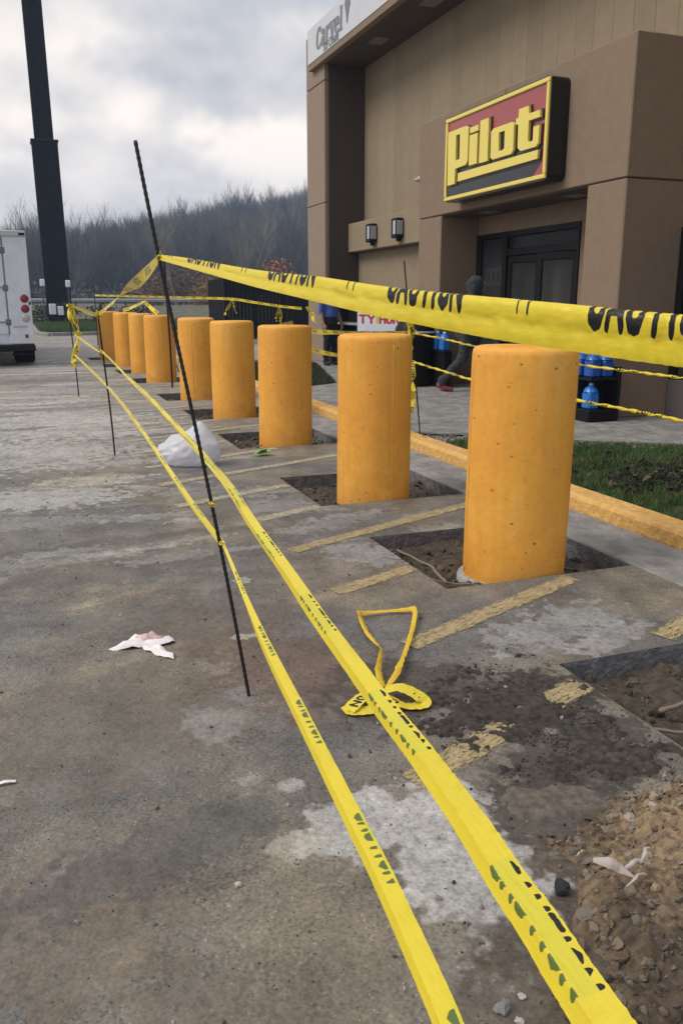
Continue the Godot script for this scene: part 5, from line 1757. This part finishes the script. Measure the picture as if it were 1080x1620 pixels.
	tape("upper tape running left behind the second and third bollards", [V(3.755, 1.141, -8.041), V(3.825, 1.114, -9.040), V(3.941, 1.059, -10.712), V(4.048, 1.027, -12.239), V(4.212, 1.021, -14.494), V(5.2, 1.05, -16.8)], [20, 70, 10, 50, 10], FLAT, 14, 0.1, false, 0.002, [0.6, 0.8, 1.0, 1.0])
	tape("lower tape running left behind the second and third bollards", [V(3.790, 0.845, -8.024), V(3.853, 0.811, -9.098), V(3.950, 0.760, -10.738), V(4.048, 0.757, -12.248), V(4.203, 0.783, -14.476), V(5.2, 0.80, -16.8)], [20, 60, 15, 55, 10], FLAT, 14, 0.2, false, 0.002, [0.6, 0.8, 1.0, 1.0])
	# the far run with its hanging ends, on three thin stakes
	var far := [V(6.28, 1.304, -19.6), V(5.989, 1.359, -20.573), V(5.626, 1.450, -21.635), V(5.283, 1.532, -22.634), V(4.563, 1.572, -24.645), V(3.522, 1.622, -27.544), V(2.436, 1.679, -30.575)]
	tape("farthest tape, stretched level across the back from the pillar to the pylon", far, [0, 10, 0, 20, 0], FLAT, 10, 0.0, false, 0.004, [0.8, 0.9, 0.8])
	stake("far thin stake holding the back tape at two hanging ends", V(5.283, 0, -22.634), V(5.283, 1.6, -22.634), 0.011)
	stake("far thin stake holding the back tape at its left end", V(2.436, 0, -30.575), V(2.436, 2.0, -30.575), 0.014)
	stake("far thin stake holding the back tape beside the pillar", V(5.99, 0.1, -20.573), V(5.99, 1.45, -20.573), 0.01)
	for q in [["left hanging tape end of the inverted pair before the black enclosure", V(5.28, 1.52, -22.6), V(-0.18, -0.40, 0.05)], ["right hanging tape end of the inverted pair before the black enclosure", V(5.28, 1.52, -22.6), V(0.16, -0.36, -0.05)], ["hanging tape end in the middle of the black enclosure, left strand", V(5.98, 1.35, -20.56), V(-0.04, -0.36, 0.0)], ["hanging tape end in the middle of the black enclosure, right strand", V(5.99, 1.35, -20.56), V(0.10, -0.52, 0.0)], ["tape end slanting down across the blue shirted person", V(6.27, 1.34, -19.2), V(0.22, -0.42, 0.25)]]:
		tape(q[0], [q[1], q[1] + q[2] * 0.3 + V(0.03, 0, 0), q[1] + q[2] * 0.7 - V(0.02, 0, 0), q[1] + q[2]], [60, 20, 100], FLAT, 8, 0.0, false, 0.004, [1.0, 1.3, 1.1])
	tape("far low tape peaking over the far bollards, left slope", [V(1.924, 1.292, -17.57), V(2.064, 1.355, -17.171), V(2.224, 1.462, -16.697)], [10, 40], FLAT, 10, 0.0, false, 0.003, [0.9, 1.0])
	tape("far low tape peaking over the far bollards, right slope", [V(2.224, 1.462, -16.697), V(2.302, 1.336, -16.292), V(2.368, 1.248, -15.984)], [10, 40], FLAT, 10, 0.0, false, 0.003, [0.9, 1.0])
	stake("thin stake standing among the far bollards under the peaked tape", V(2.9, 0, -16.72), V(2.224, 1.50, -16.697), 0.009)

# ------------------------------------------------------------------ litter, soil, stones
func pile_height(x: float, z: float) -> float:
	var a := Vector2((x - 1.72) / 0.62, (z + 1.42) / 0.46).length()
	var b := Vector2((x - 1.25) / 0.42, (z + 1.12) / 0.42).length()
	var c := Vector2((x - 1.95) / 0.7, (z + 0.95) / 0.6).length()
	var h := 0.175 * smoothstep(0.0, 1.0, clampf(1.15 - a, 0, 1)) + 0.085 * clampf(1 - b, 0, 1) + 0.22 * clampf(1 - c, 0, 1)
	h += n_mid.get_noise_2d(x * 1.3, z * 1.3) * 0.04 + n_fine.get_noise_2d(x * 1.2, z * 1.2) * 0.014 + n_fine.get_noise_2d(x * 3.0, z * 3.0) * 0.005
	var edge := minf(minf(x - 0.72, 2.6 - x), minf(z + 1.95, -0.35 - z))
	return minf(h - 0.036, edge * 0.6)

func heap_tan(x: float, z: float) -> float:
	return clampf(1.55 - Vector2((x - 1.80) / 0.55, (z + 1.50) / 0.30).length() + n_mid.get_noise_2d(x * 1.5, z * 1.5) * 0.7, 0, 1)

func heap_tint(x: float, z: float) -> Color:
	var t := heap_tan(x, z)
	var k := 1.0 + n_fine.get_noise_2d(x * 2.5, z * 2.5) * 0.7 + n_mid.get_noise_2d(x * 2.0, z * 2.0) * 0.35
	return Color(lerpf(0.085, 0.235, t) * k, lerpf(0.063, 0.165, t) * k, lerpf(0.044, 0.098, t) * k)

func make_debris() -> void:
	# earth heap at the lower right
	var st := bump_patch(0.70, 2.62, -1.97, -0.33, 0.0075, pile_height, heap_tint)
	var heap := mat(1, 1, 1, 0.97)
	heap.vertex_color_use_as_albedo = true
	struct(built("earth_heap", st, heap))
	var put := [[], [], []]
	var tint := [[], [], []]
	for i in 7500:
		var x := rng.randf_range(0.75, 2.3)
		var z := rng.randf_range(-1.95, -0.5)
		var y := pile_height(x, z)
		var chance := 1.0 if y > 0.0 else 0.10
		if rng.randf() > chance or (y <= 0.0 and Vector2(x - 0.95, z + 1.8).length() < 0.28):
			continue
		var k := rng.randi() % 3
		var s := 0.0025 + 0.014 * pow(rng.randf(), 3.2)
		if y <= 0.0:
			s *= 0.55
		elif rng.randf() < 0.014:
			s *= 1.9
		put[k].append(Transform3D(random_turn() * s, V(x, maxf(y, 0.0) + s * 0.35, z)))
		var tan_ := heap_tan(x, z)
		var c := rng.randf_range(0.05, 0.20) + rng.randf_range(0.08, 0.20) * tan_
		var warm := pow(rng.randf(), 2.0)
		tint[k].append(Color(c, c * lerpf(0.72, 0.90, warm), c * lerpf(0.47, 0.80, warm)))
	for k in 3:
		scatter("heap_stones", stone_mesh(11 + k, [0.7, 0.45, 0.3][k]), mats.stone, put[k], tint[k])
	# damp soil trodden over the slab and its paint
	st = bump_patch(1.12, 1.955, -2.86, -1.88, 0.0085, func(x: float, z: float) -> float:
		var d := minf(Vector2((x - 1.56) / 0.36, (z + 2.44) / 0.30).length(), Vector2((x - 1.70) / 0.30, (z + 2.08) / 0.22).length())
		var cover := 0.62 - d + n_mid.get_noise_2d(x * 1.6, z * 1.6) * 1.3 + n_fine.get_noise_2d(x * 1.4, z * 1.4) * 0.8
		var fall := minf(minf(x - 1.12, 1.955 - x), minf(z + 2.86, -1.88 - z))
		return minf(clampf(cover * 0.05, -0.01, 0.010) + (n_fine.get_noise_2d(x * 2.6, z * 2.6) * 0.007), fall * 0.5 - 0.002), func(x: float, z: float) -> Color:
		var k := 1.0 + n_fine.get_noise_2d(x * 2.0, z * 2.0) * 0.8 + n_mid.get_noise_2d(x * 3.0, z * 3.0) * 0.5
		return Color(0.048 * k, 0.039 * k, 0.032 * k))
	struct(built("trodden_soil", st, heap))
	# dark crumbs of soil dragged over the slab
	put = []
	tint = []
	for i in 9000:
		var p := V(1.60 + rng.randfn() * 0.24, 0, -2.30 + rng.randfn() * 0.24)
		if p.x > 1.94 or n_mid.get_noise_2d(p.x * 2, p.z * 2) < -0.08:
			continue
		var s := 0.0010 + 0.0050 * pow(rng.randf(), 5.0)
		put.append(Transform3D(random_turn() * s, V(p.x, s * 0.4, p.z)))
		var c := rng.randf_range(0.018, 0.075) * (4.0 if rng.randf() < 0.03 else 1.0)
		tint.append(Color(c, c * 0.85, c * 0.72))
	scatter("soil_crumbs", stone_mesh(23), mats.stone, put, tint)
	# grit lying all over the lot
	put = []
	tint = []
	for i in 1500:
		var z := -0.9 - 7.0 * pow(rng.randf(), 1.6)
		var x := rng.randf_range(-0.5 + 0.05 * z, 1.9)
		var s := 0.0014 + 0.0075 * pow(rng.randf(), 5.0)
		put.append(Transform3D(random_turn() * s, V(x, s * 0.4, z)))
		var c := rng.randf_range(0.05, 0.40) * rng.randf_range(0.6, 1.0)
		tint.append(Color(c, c * 0.93, c * 0.84))
	scatter("grit", stone_mesh(29), mats.stone, put, tint)
	# fine grit close by, dark and pale grains
	put = []
	tint = []
	for i in 5000:
		var z := -0.75 - 3.6 * pow(rng.randf(), 1.4)
		var x := rng.randf_range(-0.62, 1.9)
		var s := 0.0007 + 0.0022 * pow(rng.randf(), 3.0)
		put.append(Transform3D(random_turn() * s, V(x, s * 0.4, z)))
		var c := rng.randf_range(0.02, 0.06) if rng.randf() < 0.62 else rng.randf_range(0.18, 0.42)
		tint.append(Color(c, c * 0.92, c * 0.82))
	scatter("grit", stone_mesh(37, 0.6), mats.stone, put, tint)
	# single larger stones
	var pale_stone := mat(0.42, 0.40, 0.37, 0.95)
	for q in [["black lump of asphalt beside the white patch and the earth heap", 1.16, -1.525, 0.026, mat(0.02, 0.022, 0.026, 0.8)], ["grey pebble below the white patch, largest of the group", 0.83, -1.255, 0.019, mat(0.22, 0.22, 0.22, 0.95)], ["small pale pebble right of the largest grey pebble", 0.845, -1.215, 0.010, pale_stone], ["pale pebble above the largest grey pebble", 0.885, -1.27, 0.009, pale_stone], ["white pebble at the bottom between the two near tapes", 0.862, -1.13, 0.010, pale_stone], ["whitish stone on the left of the earth heap's edge", 1.29, -1.62, 0.017, mat(0.45, 0.40, 0.32, 0.95)], ["pale stone at the bottom left corner of the lot", 0.065, -1.26, 0.011, pale_stone], ["small pale stone standing alone left of the lower near tape", 0.40, -1.83, 0.010, pale_stone], ["flat pale sliver of stone at the bottom left of center", 0.245, -1.23, 0.012, pale_stone]]:
		var o := obj("stone", stone_mesh(int(q[1] * 1000)), q[4])
		o.transform = Transform3D(random_turn() * q[3], V(q[1], q[3] * 0.5, q[2]))
		tag(o, q[0], "stone")
	# smear of mud raked by the shovel: a thin uneven cake
	st = bump_patch(1.16, 1.62, -2.06, -1.66, 0.008, func(x: float, z: float) -> float:
		var u := Vector2((x - 1.39) * 0.94 + (z + 1.86) * 0.34, -(x - 1.39) * 0.34 + (z + 1.86) * 0.94)
		var d := Vector2(u.x / 0.19, u.y / 0.085).length() + n_mid.get_noise_2d(x * 3, z * 3) * 0.5
		return 0.013 * clampf((1 - d) * 4, -1, 1) + n_fine.get_noise_2d(u.x * 0.4, u.y * 4.0) * 0.006)
	var cake := built("mud_smear", st, rough_mat(V(0.095, 0.078, 0.062), V(0.17, 0.145, 0.118), 0.3, 0.95, 1.0, 0.0, 61))
	tag(cake, "flat raked smear of greyish mud beside the earth heap", "mud")
	# torn pale scraps on the heap
	var bark := mat(0.46, 0.40, 0.36, 0.85)
	var scrap := thing("paper_scrap", "curled torn pale pink scraps lying on the earth heap", "scrap", V(1.235, maxf(pile_height(1.235, -1.42), pile_height(1.32, -1.42)) + 0.012, -1.42))
	for q in [[V(-0.045, 0.03, -0.03), V(0.03, 0.004, 0.03), 0.028], [V(0.02, 0.006, 0.0), V(0.085, 0.012, 0.0), 0.014], [V(0.07, 0.01, 0.0), V(0.115, 0.03, -0.02), 0.012], [V(-0.01, 0.002, 0.05), V(0.06, 0.008, 0.035), 0.008]]:
		var a: Vector3 = q[0]; var c: Vector3 = q[1]
		obj("shred", ribbon([a, a.lerp(c, 0.35) + V(0, 0.012, 0.006), a.lerp(c, 0.7) + V(0, 0.006, -0.004), c], [70, 40, 100], [[q[2] * 0.5, -0.004, 0.1], [q[2] * 0.2, 0.004, 0.4], [-q[2] * 0.2, 0.004, 0.6], [-q[2] * 0.5, -0.003, 0.9]], 6, 0.5, 0.0, 0.002, [0.5, 1.0, 0.9, 0.3]), bark, scrap)
	# napkin
	st = bump_patch(-0.17, 0.17, -0.12, 0.12, 0.01, func(x: float, z: float) -> float:
		return 0.022 + 0.016 * sin(x * 22 + z * 14) * cos(z * 30 - x * 6) + n_mid.get_noise_2d(x * 3, z * 3) * 0.02)
	var nap := thing("napkin", "crumpled white and pinkish paper napkin on the asphalt left of the leaning stake", "napkin", V(0.385, 0, -3.50))
	nap.scale = V(0.76, 1.3, 1.25)
	var ppr := mat(0.80, 0.75, 0.76, 0.85)
	for part in [["fold", PackedVector2Array([Vector2(-0.20, 0.01), Vector2(-0.13, -0.015), Vector2(-0.06, -0.06), Vector2(0.0, -0.075), Vector2(0.17, -0.01), Vector2(0.175, 0.02), Vector2(0.12, 0.035), Vector2(0.0, 0.03), Vector2(-0.1, 0.025)]), ppr, 0.014], ["tail", PackedVector2Array([Vector2(-0.02, 0.02), Vector2(0.08, 0.03), Vector2(0.135, 0.12), Vector2(0.125, 0.165), Vector2(0.06, 0.12), Vector2(0.0, 0.06)]), ppr, 0.008], ["pink_inside", PackedVector2Array([Vector2(-0.05, -0.03), Vector2(0.0, -0.055), Vector2(0.09, -0.03), Vector2(0.12, 0.0), Vector2(0.03, 0.012), Vector2(-0.03, 0.005)]), mat(0.62, 0.42, 0.40, 0.85), 0.022]]:
		var s2 := st_new()
		s2.set_smooth_group(0)
		var base: float = part[3]
		# a puffed sheet: rings of the outline drawn in towards its middle and raised
		var outl: PackedVector2Array = part[1]
		var mid := Vector2.ZERO
		for p in outl: mid += p / outl.size()
		var rings := []
		for f in [1.0, 0.85, 0.6, 0.3, 0.0]:
			var ring := []
			for i in outl.size() * 3:
				var p := outl[i / 3].lerp(outl[(i / 3 + 1) % outl.size()], (i % 3) / 3.0)
				var w := mid.lerp(p, f)
				ring.append(V(w.x, base * (0.35 if f == 1.0 else 1.0) + (1 - f) * 0.012 + n_mid.get_noise_2d(w.x * 5, w.y * 5 + base * 90) * 0.016, w.y))
			rings.append(ring)
		for k in 4:
			for i in rings[0].size():
				var j: int = (i + 1) % rings[0].size()
				quad(s2, rings[k][i], rings[k][j], rings[k + 1][j], rings[k + 1][i], Vector3.UP)
		var pm: StandardMaterial3D = part[2]
		built(part[0], s2, pm, nap)
	# plastic bag
	var plastic := mat(0.82, 0.83, 0.86, 0.35)
	plastic.backlight_enabled = true
	plastic.backlight = Color(0.85, 0.86, 0.9)
	var bag := thing("plastic_bag", "crumpled white plastic bag on the ground behind the leaning stake", "bag", V(1.33, 0, -7.62), -0.36)
	bag.scale = Vector3.ONE * 0.86
	st = st_new()
	st.set_smooth_group(0)
	var cn := FastNoiseLite.new()
	cn.seed = 12; cn.frequency = 2.1; cn.noise_type = FastNoiseLite.TYPE_CELLULAR
	cn.cellular_return_type = FastNoiseLite.RETURN_DISTANCE2_SUB
	var place := func(i: int, j: int) -> Vector3:
		var th := PI * i / 40.0
		var ph := TAU * (j % 64) / 64.0
		var d := V(sin(th) * cos(ph), cos(th), sin(th) * sin(ph))
		var main := 1.0 + 0.13 * cn.get_noise_3dv(d * 0.55) + 0.14 * n_low.get_noise_3dv(d * 1.4) + 0.10 * (0.25 - absf(n_low.get_noise_3dv(d * 2.6 + V(5, 0, 0)))) + 0.07 * (0.2 - absf(n_mid.get_noise_3dv(d * 1.1)))
		var q := d * main * V(0.33, 0.20, 0.25)
		q.y += 0.13 * exp(-pow((q.x - 0.13) / 0.10, 2)) * maxf(d.y, 0) + 0.05 * maxf(d.x, 0) * maxf(d.y, 0)
		q.x += 0.06 * maxf(d.x, 0)
		q.y = maxf(q.y + 0.15, 0.002)
		return q
	for i in 40:
		for j in 64:
			var a: Vector3 = place.call(i, j); var b2: Vector3 = place.call(i + 1, j); var c2: Vector3 = place.call(i + 1, j + 1); var d2: Vector3 = place.call(i, j + 1)
			var out := (a + c2) / 2 - V(0.02, 0.1, 0)
			quad(st, a, b2, c2, d2, out)
	built("body", st, plastic, bag)
	# green scrap
	var leaf := mat(0.12, 0.50, 0.05, 0.4)
	var gl := obj("leaf_scrap", ribbon([V(-0.06, 0.012, 0), V(-0.02, 0.03, 0.015), V(0.03, 0.018, -0.01), V(0.07, 0.03, 0.01)], [60, 110, 70], [[0.035, 0.0, 0.1], [0.01, 0.012, 0.4], [-0.02, 0.004, 0.7], [-0.035, 0.014, 0.9]], 6, 0.5, 0.0, 0.004, [0.4, 1.0, 0.8]), leaf)
	gl.position = V(2.09, -0.014, -7.84)
	gl.scale = V(1.25, 1.8, 1.6)
	tag(gl, "bright green torn scrap on the slab before the third bollard", "scrap")
	var ws := obj("paper_scrap", ribbon([V(-0.03, 0.006, 0), V(0.0, 0.012, 0.003), V(0.03, 0.005, 0)], [80, 100], [[0.008, 0.0, 0.1], [0.0, 0.004, 0.5], [-0.008, 0.0, 0.9]], 5, 0.5, 0.0, 0.001), mat(0.75, 0.74, 0.72, 0.8))
	ws.position = V(-0.165, 0, -2.54)
	tag(ws, "tiny white paper scrap at the left edge of the lot", "scrap")
	# sticks and twigs
	var twig := mat(0.21, 0.165, 0.125, 0.95)
	for q in [["pale twig leaning in the pit of the nearest bollard", [V(2.09, -0.06, -4.62), V(2.05, 0.0, -4.1), V(1.99, 0.012, -3.76)], 0.009], ["thin root lying across the front of the nearest bollard's pit", [V(1.97, -0.015, -3.9), V(2.12, -0.02, -3.78), V(2.3, -0.03, -3.71), V(2.6, -0.06, -3.68)], 0.006], ["stick lying across the nearest open pit at the right edge", [V(2.12, -0.04, -2.28), V(2.45, -0.03, -2.32), V(2.95, -0.02, -2.38)], 0.011], ["second stick in the open pit at the right edge, lower and longer", [V(2.0, -0.05, -2.2), V(2.35, -0.055, -2.02), V(2.9, -0.05, -1.85)], 0.008], ["straw on the slab right of the white patch", [V(1.13, 0.004, -1.98), V(1.18, 0.006, -1.90)], 0.003], ["thin rod in the pit at the right foot of the nearest bollard", [V(2.72, -0.05, -4.1), V(2.95, -0.06, -3.85), V(3.08, -0.06, -3.74)], 0.006], ["broken twig in the pit of the third bollard", [V(2.2, -0.06, -8.6), V(2.26, 0.0, -8.45)], 0.009]]:
		st = st_new()
		var pts := catmull(q[1], 6)
		for k in pts.size():
			pts[k] += V(n_fine.get_noise_1d(k * 0.3 + q[2] * 900), n_fine.get_noise_1d(k * 0.4 + 50), 0) * 0.012
		tube(st, pts, [q[2], q[2] * 0.9, q[2] * 0.8], 6)
		tag(built("stick", st, twig), q[0], "stick")
	# discarded loop of tape on the slab with a bow
	var loop := [V(1.184, 0.020, -2.710), V(1.206, 0.032, -2.826), V(1.310, 0.020, -3.051), V(1.327, 0.020, -3.229), V(1.369, 0.032, -3.442), V(1.412, 0.020, -3.478), V(1.607, 0.020, -3.450), V(1.635, 0.032, -3.404), V(1.543, 0.020, -3.227), V(1.394, 0.020, -2.985), V(1.258, 0.032, -2.777), V(1.186, 0.020, -2.704)]
	tape("discarded triangular loop of twisted tape lying on the asphalt", loop, [60, 80, 30, 100, 60, 20, 70, 40, 60, 90, 50, 85, 70], [[0.013, 0.0, 0.1], [0.005, 0.006, 0.4], [-0.005, 0.004, 0.6], [-0.013, 0.0, 0.9]], 10, 0.0, false, 0.005, [1.0, 1.1, 0.7, 1.2, 0.6, 1.1, 0.8, 1.2, 0.7], 0.55, mats.tape_plain)
	tape("left bow of the discarded tape loop", [V(1.17, 0.03, -2.66), V(1.09, 0.035, -2.66), V(1.01, 0.02, -2.61), V(1.0, 0.012, -2.60), V(1.08, 0.012, -2.585), V(1.17, 0.02, -2.64)], [80, 85, 90, 85, 80], FLAT, 10, 0.1, false, 0.003, [0.5, 0.8, 0.8, 0.8, 0.5])
	tape("right bow of the discarded tape loop", [V(1.17, 0.03, -2.67), V(1.22, 0.045, -2.65), V(1.27, 0.03, -2.58), V(1.265, 0.012, -2.55), V(1.20, 0.012, -2.57), V(1.165, 0.02, -2.65)], [80, 85, 90, 85, 80], FLAT, 10, 0.3, false, 0.003, [0.5, 0.8, 0.8, 0.8, 0.5])
